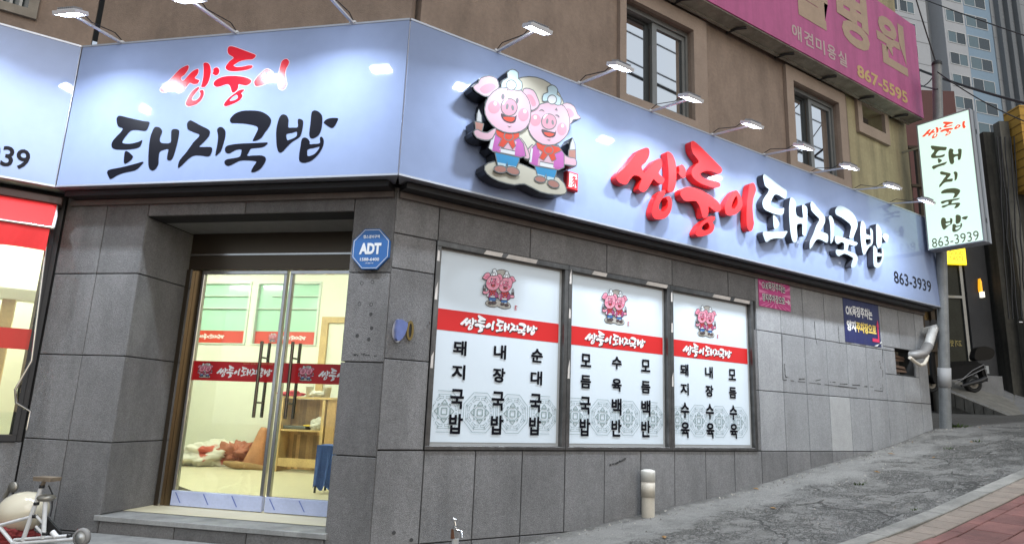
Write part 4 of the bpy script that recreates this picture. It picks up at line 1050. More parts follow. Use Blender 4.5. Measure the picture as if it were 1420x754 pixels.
q = FC.moved(-1.0); uu = q.px(252, 676)[0]
b = MB(); b.tube([q.pt(uu - .18, FZ + .06, 0), q.pt(uu - .05, FZ + .07, 0), q.pt(uu + .12, FZ + .05, 0), q.pt(uu + .2, FZ + .02, 0)], [.05, .07, .05, .015], 10)
tag(b.build('work_glove', mat('dark_glove', (.08, .06, .03), .8)), 'dark glove lying on the floor inside the left door corner', 'glove')

# ------------------------------------------------------------------ left facade: awning window
LX = FL.px(72, 345)[0]
lb = MB()
for r in minus([(-9, -.26, -.6, 4.6)], [(-2.6, LX - .0, 1.22, 3.45)]): lb.pbox(FL, *r, -.24, -.022)
lb.build('backing_wall', m_joint, BLDG)
lt = MB()
for a, c in ((-2.6, -1.6), (-1.6, -.6), (-.6, -.252)):
    for z0, z1 in ((-.6, .45), (.45, 1.17)): lt.pbox(FL, a + e, c - e, z0 + e, z1 - e, -.03, 0, 0, .004)
lt.build('stone_cladding', m_stone, BLDG)
f = MB(); f.pbox(FL, -2.6, LX, 1.175, 1.23, -.12, .02); f.pbox(FL, LX - .035, LX + .0, 1.232, 3.45, -.12, .015); f.pbox(FL, LX + .002, -.262, 1.175, 3.45, -.03, .0)
lwn = f.build('shop_window', m_dark, BLDG); lwn['label'] = 'lit shop window under the red awning'
MB().pbox(FL, -2.6, LX - .035, 1.232, 3.45, -.06, -.05).build('pane', m_glass, lwn)
MB().flat(FL, [(-2.6, 2.0), (LX - .037, 2.0), (LX - .037, 2.19), (-2.6, 2.19)], (), -.046).build('red_band', m_filmred, lwn)
ib = MB(); ib.pbox(FL, LX - .42, LX - .30, FZ, 2.62, -1.7, -1.55, 1); ib.pbox(FL, LX - 1.6, LX + .1, 2.62, 2.74, -1.72, -1.52, 0)
ib.pbox(FL, LX - 2.2, LX - .32, 3.25, 3.5, -1.1, -.9, 0)
ib.build('interior_beam', [mat('white_beam', (.72, .72, .62), .8), m_wood], BLDG)
AW = thing('awning', 'rolled red fabric awning over the lit window at the left edge', 'awning', FL.pt(-1, 3.1, .1))
ax1 = FL.px(72, 312, .36)[0]; m_awn = mat('red_awning_fabric', (.62, .012, .012), .7, noise=.06, nscale=3, bump=.2, bscale=200)
b = MB(); b.pbox(FL, -2.8, ax1 + .04, 3.37, 3.45, .02, .16, bev=.01); b.build('cassette', mat('dark_cassette', (.06, .035, .03), .5), AW)
b = MB()
n = 24
for i in range(n):
    x0, x1 = -2.8 + (ax1 + 2.8) * i / n, -2.8 + (ax1 + 2.8) * (i + 1) / n
    b.quad(FL.pt(x0, 3.10, .36), FL.pt(x1, 3.10, .36), FL.pt(x1, 3.40, .12), FL.pt(x0, 3.40, .12))
b.build('canopy', m_awn, AW)
b = MB(); n = 40
for i in range(n):
    x0, x1 = -2.8 + (ax1 - .01 + 2.8) * i / n, -2.8 + (ax1 - .01 + 2.8) * (i + 1) / n
    g_ = lambda x: .375 + .006 * math.sin(x * 17)
    b.quad(FL.pt(x0, 2.875 + .006 * math.sin(x0 * 9), g_(x0)), FL.pt(x1, 2.875 + .006 * math.sin(x1 * 9), g_(x1)), FL.pt(x1, 3.085, .37), FL.pt(x0, 3.085, .37))
b.build('valance', m_awn, AW)
b = MB(); b.tube([FL.pt(-2.8, 3.095, .368), FL.pt(ax1 + .015, 3.095, .368)], .016, 10); b.build('front_bar', m_steel, AW)
b = MB(); b.tube([FL.pt(ax1 - .01, 3.38, .10), FL.pt(ax1 + .01, 3.25, .2), FL.pt(ax1 + .012, 3.10, .36)], .014, 8); b.build('folding_arm', m_lampwhite, AW)
b = MB(); c0 = FL.px(64, 345, .2); b.tube([FL.pt(*FL.px(64, 342, .2), .2), FL.pt(*FL.px(44, 500, .2), .2), FL.pt(*FL.px(21, 540, .2), .2), FL.pt(*FL.px(22, 558, .2), .2), FL.pt(*FL.px(42, 570, .2), .2), FL.pt(*FL.px(37, 596, .2), .2)], .010, 8); b.build('crank_rod', m_steel, AW)

# ------------------------------------------------------------------ small wall fittings
AP = thing('alarm_sign', 'blue octagonal security company plate on the stone pier by the door', 'sign', FC.pt(-.186, 2.93, 0))
b = MB(); ap = octo(-.186, 2.932, .168, .178); b.prism(FC, ap, (), .003, .035, 0, 0)
b.build('plate', mat('alarm_blue', (.035, .13, .36), .35), AP)
b = MB(); b.flat(FC, octo(-.186, 2.932, .160, .170), [cwk(octo(-.186, 2.932, .156, .166))], .0365)
for q in minus([(-.295, -.088, 2.868, 3.0)], [(-.291, -.092, 2.872, 2.996)]): b.flat(FC, [(q[0], q[2]), (q[1], q[2]), (q[1], q[3]), (q[0], q[3])], (), .0365)
write(b, FC, 'ADT', -.290, -.090, 2.884, 2.984, .038, 0, .055)
write(b, FC, '캡스경비구역', -.262, -.112, 3.025, 3.055, .038, 0, .02); write(b, FC, '1588-6400', -.275, -.10, 2.825, 2.853, .038, 0, .02); write(b, FC, '(주)캡스텍', -.225, -.152, 2.798, 2.811, .038, 0, .01)
b.build('lettering', mat('plate_white', (.72, .74, .76), .5), AP)
zi = Z(480, 250, 3.018)
IC = thing('wall_socket_cover', 'small blue plastic cover and brass ring plate fixed to the corner pier', 'fitting', FR.pt(2.35, 2.2, 0))
c = FR.px(*zi([(232, 628)])[0], .04)
b = MB(); b.prism(FR, smooth([(c[0] - .045, c[1] + .09), (c[0] + .035, c[1] + .075), (c[0] + .05, c[1] + .05), (c[0] + .03, c[1] - .03), (c[0] - .01, c[1] - .085), (c[0] - .045, c[1] - .07)], 2), (), .002, .05, 0); b.build('cover', mat('blue_plastic', (.12, .16, .36), .35, noise=.15, nscale=20), IC)
b = MB(); b.prism(FR, ell(c[0] - .02, c[1], .05, .1), (), .0005, .006, 0); b.build('back_plate', m_alu, IC)
c = FR.px(*zi([(268, 628)])[0], .01)
b = MB(); b.prism(FR, ell(*c, .034, .085, 20), [cwk(ell(*c, .014, .062, 20))], .001, .012, 0); b.flat(FR, ell(*c, .014, .062), (), .003, 1); b.build('ring_plate', [mat('old_brass', (.22, .16, .06), .4, .8), m_dark], IC)
c = FR.px(*zi([(343, 605)])[0], .01); b = MB(); b.tube([FR.pt(*c, 0), FR.pt(c[0], c[1], .03), FR.pt(c[0], c[1] + .03, .035)], .006, 6); tag(b.build('wall_hook', m_steel), 'tiny metal hook on the stone left of the first shop window', 'hook')
# posters
def banner(nm, lab, u0, u1, z0, z1, cm, lines, off=.006):
    r = thing(nm, lab, 'banner', FR.pt((u0 + u1) / 2, z0, 0)); b = MB()
    n = 10; g_ = lambda i: off + .004 * math.sin(i * 1.7)
    for i in range(n):
        a, c = u0 + (u1 - u0) * i / n, u0 + (u1 - u0) * (i + 1) / n
        b.box8([FR.pt(a, z0, .002), FR.pt(c, z0, .002), FR.pt(c, z1, .002), FR.pt(a, z1, .002)], [FR.pt(a, z0, g_(i)), FR.pt(c, z0, g_(i + 1)), FR.pt(c, z1, g_(i + 1)), FR.pt(a, z1, g_(i))])
    b.build('sheet', cm, r); return r
BP = banner('parking_banner', 'magenta pvc banner with pale parking notice on the stone beside the windows', 7.185, 7.86, 3.045, 3.435, mat('magenta_pvc', (.52, .05, .22), .5, noise=.1, nscale=4), 0)
b = MB()
for i in range(28):
    a = 2 * math.pi * i / 28; c0 = (7.52, 3.24)
    pr = lambda an, k: (min(7.85, max(7.19, c0[0] + math.cos(an) * k)), min(3.43, max(3.05, c0[1] + math.sin(an) * k)))
    b.flat(FR, ccw([pr(a, .13), pr(a - .045, .5), pr(a + .045, .5)]), (), .0125, 1)
for s_, z0, z1, u1 in (('O.K목장주차는', 3.275, 3.385, 7.74), ('양지주차장으로', 3.115, 3.225, 7.72)):
    write(b, FR, s_, 7.245, u1, z0, z1, .014, 2, .07); write(b, FR, s_, 7.245, u1, z0, z1, .0152, 0, .015)
write(b, FR, '→', 7.735, 7.84, 3.13, 3.20, .014, 0, .03)
b.build('lettering', [mat('banner_cream', (.72, .66, .66), .5), mat('banner_ray', (.72, .22, .42), .5), m_black], BP)
BN = banner('parking_banner', 'navy pvc banner with white and yellow parking notice and red arrow', 9.115, 10.08, 2.765, 3.40, mat('navy_pvc', (.016, .020, .10), .45, noise=.1, nscale=4), 0)
b = MB(); write(b, FR, 'OK목장주차는', 9.16, 9.87, 3.15, 3.31, .0125, 0, .035)
write(b, FR, '양지', 9.165, 9.40, 2.93, 3.085, .0125, 0, .05); write(b, FR, '주차장으로', 9.41, 9.95, 2.93, 3.085, .0125, 1, .05)
for q in ([(9.965, 3.06), (10.005, 3.17), (10.04, 3.06)], [(9.985, 2.83), (10.02, 2.83), (10.02, 3.06), (9.985, 3.06)], [(9.83, 2.83), (9.985, 2.83), (9.985, 2.88), (9.83, 2.88)]): b.flat(FR, ccw(q), (), .0125, 2)
b.flat(FR, [(9.86, 2.768), (9.95, 2.768), (10.075, 2.86), (10.075, 2.83)], (), .0128, 3)
b.build('lettering', [m_white, mat('notice_yellow', (.75, .55, .12), .5), mat('arrow_red', (.66, .03, .10), .5), m_white], BN)
# kitchen vent opening with planks
VO = thing('kitchen_vent', 'rusty louvred kitchen vent hole with loose brown boards', 'vent', FR.pt(10.75, VENT[2], 0))
u0, u1, z0, z1 = VENT
b = MB(); b.pbox(FR, u0, u1, z0, z1, -.5, -.45); b.pbox(FR, u0, u1, z0, z0 + .02, -.44, -.005); b.build('recess', m_joint, VO)
for i, (dz, tl_, k) in enumerate(((.30, -.03, .85), (.22, .02, .8), (.14, -.02, .85), (.06, .01, .9))):
    b = MB(); a, c = u0 + .02, u0 + (u1 - u0) * k; b.box8([FR.pt(a, z0 + dz, -.16), FR.pt(c, z0 + dz + tl_, -.16), FR.pt(c, z0 + dz + .045 + tl_, -.19), FR.pt(a, z0 + dz + .045, -.19)], [FR.pt(a, z0 + dz, -.10), FR.pt(c, z0 + dz + tl_, -.10), FR.pt(c, z0 + dz + .045 + tl_, -.12), FR.pt(a, z0 + dz + .045, -.12)])
    b.build('board', mat('old_board', (.11, .065, .04), .8, noise=.3, island=.3), VO)
# flue duct
zd = Z(1210, 280, 2.357)
DU = thing('flue_duct', 'silver taped flue pipe bending down at the right end of the stone wall', 'duct', FR.pt(11.3, 2.6, .1))
qs = [FR.px(*p, .16) for p in zd([(212, 412), (198, 418), (190, 440), (182, 470)])]
b = MB(); path = [FR.pt(11.42, 3.12, -.05)] + [FR.pt(*q, .16) for q in qs]
b.tube(path, [.062, .066, .066, .066, .066], 14)
for i in range(9):
    t = i / 8; p = path[2].lerp(path[4], t); dr = (path[4] - path[2]).normalized()
    b.lathe(p - dr * .01, dr, [(0, .064), (.006, .070), (.014, .070), (.02, .064)], 14)
b.build('pipe', mat('foil_pipe', (.58, .57, .54), .5, .3, noise=.25, nscale=14), DU)
b = MB(); e1 = path[4]; e2 = FR.pt(*FR.px(*zd([(165, 495)])[0], .16), .16); e3 = FR.pt(*FR.px(*zd([(152, 500)])[0], .16), .1)
b.tube([e1, e1.lerp(e2, .5), e2, e3, e3 + Vector((0, .07, 0))], [.074, .074, .072, .07, .07], 14); b.build('elbow', mat('grey_elbow', (.26, .25, .24), .5, .4, noise=.2, nscale=10), DU)
b = MB(); b.tube([FR.pt(*FR.px(*p, .2), .2) for p in zd([(122, 508), (138, 522), (155, 533), (168, 530), (176, 516), (180, 500)])], .026, 10); b.build('drain_hose', mat('cream_hose', (.62, .56, .46), .5), DU)
so_ = MB(); qq = [FR.px(*p) for p in zd([(192, 385), (212, 392), (216, 440), (200, 470), (176, 478), (170, 462), (184, 440), (186, 405)])]
so_.flat(FR, ccw(smooth(qq)), (), .004); so_.build('soot_patch', m_joint, DU)
# white capped pipe
p0 = hit(900, 716); p0 = Vector((5.10, 5.085, gz(5.1)))
PI_ = thing('capped_pipe', 'cream plastic stand pipe with a round cap at the foot of the stone wall', 'pipe', p0)
b = MB(); b.lathe(p0 - Vector((0, 0, .15)), (0, 0, 1), [(0, .066), (.50, .066)], 24); b.build('tube', mat('cream_pvc', (.50, .45, .37), .45, noise=.12, nscale=8, grime=(.3, .6)), PI_)
b = MB(); b.lathe(p0 + Vector((0, 0, .35)), (0, 0, 1), [(-.01, .066), (-.01, .073), (.085, .074), (.10, .070), (.10, .05), (.108, .045), (.108, 0)], 24); b.build('cap', mat('pale_cap', (.62, .60, .54), .45, noise=.08, nscale=10), PI_)
b = MB(); b.lathe(p0 + Vector((0, 0, .19)), (0, 0, 1), [(0, .066), (0, .071), (.15, .071), (.15, .066)], 24); b.build('collar', MATS['cream_pvc'], PI_)
# tap on a post
ty = 4.93; q = FR.px(631, 728, .27); tb = FR.pt(q[0], gz(q[0]), .27)
TP = thing('garden_tap', 'small chrome tap on a grey post in front of the stone base', 'tap', tb)
b = MB(); b.tube([tb, FR.pt(q[0] + .01, q[1] - .10, .27)], .028, 12); b.build('post', mat('grey_post', (.42, .42, .40), .5, noise=.1), TP)
b = MB(); zz = q[1]; b.tube([FR.pt(q[0] + .01, zz - .11, .27), FR.pt(q[0], zz - .03, .27), FR.pt(q[0], zz, .28)], [.018, .02, .022], 10); b.tube([FR.pt(q[0], zz - .03, .27), FR.pt(q[0] + .02, zz - .035, .34), FR.pt(q[0] + .02, zz - .08, .36)], .011, 8); b.build('spout', m_steel, TP)
b = MB(); b.tube([FR.pt(q[0], zz, .28), FR.pt(q[0] - .008, zz + .045, .27)], .011, 8); b.lathe(FR.pt(q[0] - .008, zz + .045, .27), (0, 0, 1), [(-.012, 0), (-.01, .022), (.006, .026), (.016, .014), (.018, 0)], 14); b.build('handle', m_steel, TP)
b = MB(); b.tube([FR.pt(q[0] - .005, zz - .10, .26), FR.pt(q[0] - .005, zz - .03, .262)], .022, 10); b.build('rusty_joint', mat('rust', (.14, .06, .03), .8, noise=.3), TP)

# ------------------------------------------------------------------ projecting lightbox
LBX = 11.12
XP = Plane((LBX, 0, 0), (0, -1, 0), (-1, 0, 0))        # its lit face looks along the street towards the viewer
cs = [XP.px(*p) for p in ((1271, 171), (1346, 152.6), (1365, 336), (1286, 346))]
lu0 = (cs[0][0] + cs[3][0]) / 2; lu1 = (cs[1][0] + cs[2][0]) / 2; lz1 = (cs[0][1] + cs[1][1]) / 2; lz0 = (cs[2][1] + cs[3][1]) / 2
LB_ = thing('projecting_sign', 'glowing mint green vertical lightbox sign with brush lettering on the pole', 'sign', XP.pt(lu0, lz0, 0))
b = MB(); b.pbox(XP, lu0, lu1, lz0, lz1, -.24, -.012, 0, .0); 
for za in (lz0 + .3, lz1 - .4): b.pbox(XP, lu1 + .001, lu1 + .012, za, za + .08, -.13, -.11, 1)
b.pbox(XP, lu1 + .001, lu1 + .008, lz0, lz1, -.16, -.10, 2)
b.build('case', [mat('grey_case', (.40, .42, .44), .4, .3), m_dark, mat('case_channel', (.25, .27, .29), .4, .3)], LB_)
b = MB()
for q in minus([(lu0, lu1, lz0, lz1)], [(lu0 + .02, lu1 - .02, lz0 + .02, lz1 - .02)]): b.pbox(XP, *q, -.012, .006)
b.build('rim', mat('grey_case', (.40, .42, .44), .4, .3), LB_)
m_lface = mat('mint_lit_face', (.6, .75, .68), .4, emit=(.70, .95, .81), es=.34)
b = MB(); b.pbox(XP, lu0 + .02, lu1 - .02, lz0 + .02, lz1 - .02, -.011, 0); b.build('lit_face', m_lface, LB_)
zx = Z(1260, 150, 3.77)
def place(mb, keys, quad, off, m, src=GL, fat=.006):
    pts = np.array([p for k in keys for o, _ in src[k] for p in o]); lo, hi = pts.min(0), pts.max(0)
    tl_, tr_, br_, bl_ = (np.array(XP.px(*p)) for p in zx(quad))
    def f(p):
        a, b_ = (p[0] - lo[0]) / (hi[0] - lo[0]), (p[1] - lo[1]) / (hi[1] - lo[1])
        q = (bl_ * (1 - a) + br_ * a) * (1 - b_) + (tl_ * (1 - a) + tr_ * a) * b_
        return (float(q[0]), float(q[1]))
    for k in keys:
        for o, hs in src[k]: mb.flat(XP, [f(p) for p in o[::2]], [[f(p) for p in x[::2]] for x in hs], off, m)
m_lred = mat('lit_red_print', (.6, .04, .02), .4, emit=(.9, .10, .04), es=.32)
m_lblk = mat('lit_dark_print', (.03, .035, .02), .4, emit=(.05, .06, .03), es=.5)
b = MB(); place(b, ['ssang', 'dung', 'i'], [(70,100),(295,45),(300,120),(72,175)], .003, 0)
for k, qd in (('dwae', [(114,197),(278,180),(278,300),(120,322)]), ('ji', [(158,333),(256,315),(258,395),(160,415)]), ('guk', [(166,428),(270,410),(272,520),(170,535)]), ('bap', [(168,570),(312,548),(306,640),(172,655)])): place(b, [k], qd, .003, 1)
pa, pc = XP.px(*zx([(122, 702)])[0]), XP.px(*zx([(368, 668)])[0])
zc = (pa[1] + pc[1]) / 2; write(b, XP, '863-3939', max(pa[0], lu0 + .05), pc[0], zc - .075, zc + .075, .003, 1, .0)
b.build('lettering', [m_lred, m_lblk], LB_)
b = MB()
for zz in (lz0 + .35, lz1 - .35): b.tube([Vector((LBX + .13, 5.22, zz)), XP.pt(lu0, zz, -.13)], .02, 8)
b.build('bracket', m_alu, LB_)
# steel pole
PX, PY = 11.80, 5.20
PTOP = P(1299, 88, 10.9); PBOT = Vector((PX, PY, 1.2))      # the pole leans a little
b = MB(); b.tube([PBOT, PBOT.lerp(PTOP, .6), PTOP], [.085, .075, .07], 16)
POLE = thing('utility_pole', 'slightly leaning grey steel utility pole at the end of the stone wall', 'pole', (PX, PY, 1.6))
b.build('shaft', mat('weathered_steel', (.27, .28, .28), .55, .3, noise=.2, nscale=6, grime=(.35, .7)), POLE)
b = MB(); b.lathe(PTOP, (0, 0, 1), [(-.04, .075), (.0, .08), (.03, .06), (.035, 0)], 14); b.build('cap', m_dark, POLE)
b = MB(); b.lathe(PBOT.lerp(PTOP, .17), PTOP - PBOT, [(0, .088), (.0, .094), (.3, .094), (.3, .088)], 16); b.build('band', mat('white_band_tape', (.4, .4, .4), .6), POLE)
# ------------------------------------------------------------------ pink clinic sign on the upper wall
PKO = .32; pu0 = 4.0; pu1 = FR.px(1275, 100, PKO)[0]; pz0 = 6.71; pz1 = 8.46
PS = thing('clinic_sign', 'faded magenta clinic and salon sign board across the upper wall', 'sign', FR.pt(8, pz0, 0))
m_pink = mat('faded_magenta_sheet', (.50, .10, .26), .5, noise=.09, nscale=1.2, grime=(.22, .5))
b = MB(); b.pbox(FR, pu0, pu1, pz0 + .015, pz1, PKO - .015, PKO, 0, .002); b.build('board', m_pink, PS)
b = MB(); b.pbox(FR, pu0, pu1, pz0, pz1, .06, PKO - .017); b.pbox(FR, pu0, pu1 - .02, pz0 - .02, pz0 - .001, .06, .10); b.build('case', mat('grimy_cream_case', (.36, .35, .29), .7, noise=.25, nscale=7, grime=(.4, 1)), PS)
for u in np.arange(pu0 + .6, pu1, 1.05): MB().tube([FR.pt(u, pz0 - .01, .02), FR.pt(u, pz0 - .03, .18), FR.pt(u + .1, pz0 - .02, .26)], .018, 6).build('bracket', m_dark, PS)
zk = Z(1030, 0, 3.426); b = MB()
def kp(x, y): return FR.px(*zk([(x, y)])[0], PKO)
for ch, (x0, x1), (z0, z1) in (('물', (kp(245, 60)[0], kp(410, 130)[0]), (7.30, 8.28)), ('병', (kp(448, 80)[0], kp(598, 150)[0]), (7.32, 8.30)), ('원', (kp(635, 180)[0], kp(776, 260)[0]), (7.35, 8.27))):
    write(b, FR, ch, x0, x1, z0, z1, PKO + .004, 0, .045)
write(b, FR, '동', kp(245, 60)[0] - 1.2, kp(245, 60)[0] - .3, 7.3, 8.28, PKO + .004, 0, .045)
for i, ch in enumerate('애견미용실'):
    a = kp(232, 145)[0] + i * .287; write(b, FR, ch, a, a + .23, 6.97 - .10, 6.97 + .13, PKO + .004, 1, .02)
write(b, FR, '867-5595', kp(543, 340)[0], kp(782, 475)[0], 6.82, 7.04, PKO + .004, 2, .03)
b.build('lettering', [mat('faded_tan_print', (.42, .30, .21), .6, noise=.1), mat('faded_pale_print', (.50, .38, .36), .6), mat('faded_gold_print', (.55, .38, .16), .6)], PS)

# ------------------------------------------------------------------ white frame cart with the cream tank
KP = FC.moved(.55)
def kpt(x, y, off=0): return KP.pt(*KP.px(x, y, off), off)
zc_ = Z(0, 640, 6.615)
def kz(x, y, off=0): return kpt(*zc_([(x, y)])[0], off)
gk = gz(-.2)
CT = thing('frame_cart', 'white tubular wheeled frame carrying a glossy cream egg-shaped tank by the wall', 'cart', (KP.pt(-2.6, 0, 0).x, KP.pt(-2.6, 0, 0).y, .35))
m_wt = mat('chipped_white_tube', (.72, .72, .72), .4, noise=.08, nscale=20)
ec = kz(205, 465, -.12); er = (kz(395, 465, -.12) - kz(10, 465, -.12)).length / 2; ez = (kz(205, 270, -.12) - kz(205, 660, -.12)).length / 2
b = MB(); vs = []; fs = []; n, k = 24, 36
for i in range(n + 1):
    th = math.pi * i / n
    for j in range(k):
        a = 2 * math.pi * j / k
        vs.append(ec + FC.U * er * math.sin(th) * math.cos(a) * (1 + .10 * math.cos(th)) + FC.N * er * .8 * math.sin(th) * math.sin(a) + Vector((0, 0, ez * math.cos(th))) + FC.U * ez * .12 * math.cos(th))
for i in range(n):
    for j in range(k): fs.append((i * k + j, i * k + (j + 1) % k, (i + 1) * k + (j + 1) % k, (i + 1) * k + j))
b.add(vs, fs, 0, True); b.build('tank', mat('glossy_cream', (.66, .60, .46), .15, coat=.5), CT)
b = MB()
for pth, r in (([(380, 225), (210, 720)], .016), ([(417, 350), (397, 705)], .016), ([(5, 578), (275, 505)], .012), ([(330, 490), (395, 560)], .010), ([(0, 600), (110, 735), (150, 740)], .014), ([(110, 750), (690, 705)], .014), ([(330, 590), (400, 665)], .010), ([(480, 640), (520, 690)], .02), ([(130, 712), (640, 675)], .011)):
    b.tube([kz(*p, .12) for p in pth], r, 10)
b.build('tube_frame', m_wt, CT)
b = MB()
for x, y in ((385, 225), (335, 380), (322, 497), (412, 655), (638, 672)): b.lathe(kz(x, y, .12) - Vector((0, 0, .012)), (0, 0, 1), [(0, .018), (.0, .020), (.022, .020), (.022, .018)], 12)
b.build('clamp', m_dark, CT)
b = MB(); hc = kz(418, 160, .12); b.box8([hc + FC.U * x + FC.N * y + Vector((0, 0, z)) for x, y, z in ((-.06, -.05, -.01), (.09, -.05, -.01), (.09, .05, -.01), (-.06, .05, -.01))], [hc + FC.U * x + FC.N * y + Vector((0, 0, z)) for x, y, z in ((-.07, -.05, .02), (.10, -.05, .02), (.10, .05, .02), (-.07, .05, .02))]); b.tube([kz(385, 220, .12), hc], .014, 8)
b.build('handle_plate', mat('rusty_plate', (.28, .22, .16), .5, .5, noise=.3, nscale=20), CT)
b = MB(); hc = kz(425, 325, .10); b.lathe(hc - Vector((0, 0, .025)), (0, 0, 1), [(0, 0), (0, .05), (.02, .065), (.04, .055), (.05, 0)], 16); b.build('knob', mat('dull_metal', (.32, .30, .26), .4, .6, noise=.2), CT)
wc = kz(752, 690, .12)
b = MB(); b.lathe(wc - FC.N * .02, FC.N, [(0, .045), (0, .062), (.02, .068), (.04, .062), (.04, .045)], 24); wh = b.build('wheel', mat('grey_tyre', (.25, .24, .23), .6), CT)
b = MB(); b.lathe(wc - FC.N * .015, FC.N, [(0, 0), (0, .045), (.03, .045), (.03, .012), (.036, .012), (.036, 0)], 20); b.build('rim', mat('pale_rim', (.52, .52, .50), .4), wh)
b = MB(); b.tube([kz(445, 215, .08), kz(480, 290, .06), kz(478, 420, .05), kz(460, 500, .05)], .005, 6); b.build('cable', m_dark, CT)
b = blob(kz(20, 700, .02) + Vector((0, 0, 0)), (.2, .15, .10), 44); tag(b.build('rag', mat('dark_red_rag', (.22, .03, .03), .9, noise=.3)), 'dark red rag bundle below the cream tank at the picture corner', 'rag')
bk_ = thing('metal_bracket', 'dull metal bracket with round plate leaning behind the cream tank', 'bracket', kz(90, 300, -.35))
b = MB(); b.tube([kz(40, 330, -.35), kz(90, 240, -.35), kz(150, 215, -.35)], .018, 8); b.lathe(kz(130, 230, -.35), FC.N, [(0, 0), (0, .045), (.02, .045), (.02, .0)], 16); b.build('bent_tube', MATS['dull_metal'], bk_)
b = MB(); b.tube([kz(60, 330, -.35), KP.pt(KP.px(8, 700, -.35)[0], .3, -.35)], .016, 8); b.build('leg', m_dark, bk_)
b = MB(); q0 = kz(425, 480, -.25); q1 = kz(570, 640, -.25); b.box8([q0, q1, q1 - Vector((0, 0, .25)), q0 - Vector((0, 0, .42))], [p + FC.N * .02 for p in (q0, q1, q1 - Vector((0, 0, .25)), q0 - Vector((0, 0, .42)))]); tag(b.build('dark_board', mat('dark_board', (.03, .03, .03), .6)), 'dark triangular board leaning on the stone behind the white frame', 'board')

# ------------------------------------------------------------------ side street and neighbours at the right
K1, K2 = P(1440, 592, 14.0), P(1300, 536, 16.6)
B1, B2 = P(1440, 552, 18.0), P(1290, 512, 18.0)
m_sidep = mat('grey_flagstones', (.20, .20, .20), .9, noise=.2, nscale=4, bump=.4, bscale=40)
b = MB(); nn_ = 9
for i in range(nn_):
    for j in range(5):
        def gp(s, t): return K1.lerp(K2, s).lerp(B1.lerp(B2, s), t)
        e_ = .012
        q = [gp(i / nn_ + e_ / 2, j / 5 + e_), gp((i + 1) / nn_ - e_ / 2, j / 5 + e_), gp((i + 1) / nn_ - e_ / 2, (j + 1) / 5 - e_), gp(i / nn_ + e_ / 2, (j + 1) / 5 - e_)]
        b.box8([p - Vector((0, 0, .1)) for p in q], q)
dn = Vector((0, 0, .02))
b.box8([p - Vector((0, 0, 1.6)) for p in (K1, K2, B2, B1)], [p - dn for p in (K1, K2, B2, B1)], 1)
struct(b.build('side_pavement', [m_sidep, m_kerb]))
b = MB(); n = 10
for i in range(n):
    a = K1.lerp(K2, i / n + .004); c = K1.lerp(K2, (i + 1) / n - .004); back = (B1 - K1).normalized() * .14
    b.box8([p - Vector((0, 0, .30)) for p in (a - back, c - back, c, a)], [p + Vector((0, 0, .01)) for p in (a - back, c - back, c, a)])
struct(b.build('side_kerb', m_kerb))
NU = Vector((RIGHT.x, RIGHT.y, 0)).normalized(); NN = Vector((NU.y, -NU.x, 0))
if NN.dot(-FWD) < 0: NN = -NN
NB = Plane((B2.x, B2.y, 0), NU, NN)
def nb(u, v, off=0): return NB.px(u, v, off)
NZ0 = 1.6
NS = thing('neighbour_shop', 'dark shopfront with maroon upper wall behind the glowing lightbox', 'building', NB.pt(1, 2.6, 0))
m_maroon = mat('maroon_cladding', (.10, .022, .018), .6, noise=.15, nscale=3)
m_blackwall = mat('charcoal_wall', (.028, .029, .032), .7, noise=.2, nscale=3)
a0, ztop = nb(1240, 128); a1 = nb(1353, 400)[0]
zdt = nb(1330, 372)[1]; zdb = nb(1330, 520)[1]
b = MB(); b.pbox(NB, a0 - 1, a1, zdt + .9, ztop + .1, -6, 0); b.build('upper_wall', m_maroon, NS)
b = MB(); b.pbox(NB, a0 - 1, nb(1306, 450)[0], NZ0, zdt + .895, -.4, 0); b.pbox(NB, nb(1345, 450)[0], a1 + .35, NZ0, zdt + .895, -.4, .02); b.pbox(NB, nb(1306, 450)[0], nb(1345, 450)[0], zdt + .35, zdt + .895, -.3, .05, 1); b.build('front_wall', [m_blackwall, mat('rust_fascia', (.16, .05, .02), .6, noise=.1)], NS)
d0, d1 = nb(1308, 450)[0], nb(1343, 450)[0]
f = MB()
for q in minus([(d0, d1, NZ0 + .6, zdt + .345)], [(d0 + .06, d1 - .08, NZ0 + .6, zdt - .85), (d0 + .06, d1 - .08, zdt - .78, zdt + .30)]): f.pbox(NB, *q, -.12, -.02)
dr_ = f.build('glazed_door', m_wframe, NS)
MB().pbox(NB, d0 + .05, d1 - .07, NZ0 + .6, zdt + .30, -.08, -.07).build('pane', mat('dim_glass', (.02, .023, .018), .3, spec=.12, noise=.4, nscale=2), dr_)
b = MB(); write(b, NB, '고기 맛집', d0 + .5, d1 - .6, zdt - 2.2, zdt - 2.02, -.06, 0, .02); write(b, NB, '어서오세요', d0 + .25, d1 - .3, zdt - .83, zdt - .79, -.017, 0, .0); b.build('lettering', mat('dim_yellow_print', (.35, .28, .08), .5), dr_)
YS = thing('shop_sign', 'small glowing yellow square sign reading GOOD TASTE below the lightbox', 'sign', NB.pt(*nb(1326, 366), .1))
(s0, z1), (s1, z0) = nb(1311, 342, .1), nb(1341.5, 367, .1)
b = MB(); b.pbox(NB, s0, s1, z0, z1, .03, .1, 0, .02); b.build('lit_box', mat('yellow_lit', (.8, .6, .02), .4, emit=(1, .68, .02), es=.6), YS)
b = MB(); hz = (z1 - z0)
write(b, NB, 'GOOD', s0 + (s1 - s0) * .14, s1 - (s1 - s0) * .14, z0 + hz * .54, z0 + hz * .78, .104, 0, .0); write(b, NB, 'TASTE', s0 + (s1 - s0) * .14, s1 - (s1 - s0) * .14, z0 + hz * .22, z0 + hz * .46, .104, 0, .0)
b.build('lettering', mat('ochre_print', (.35, .2, .01), .4), YS)
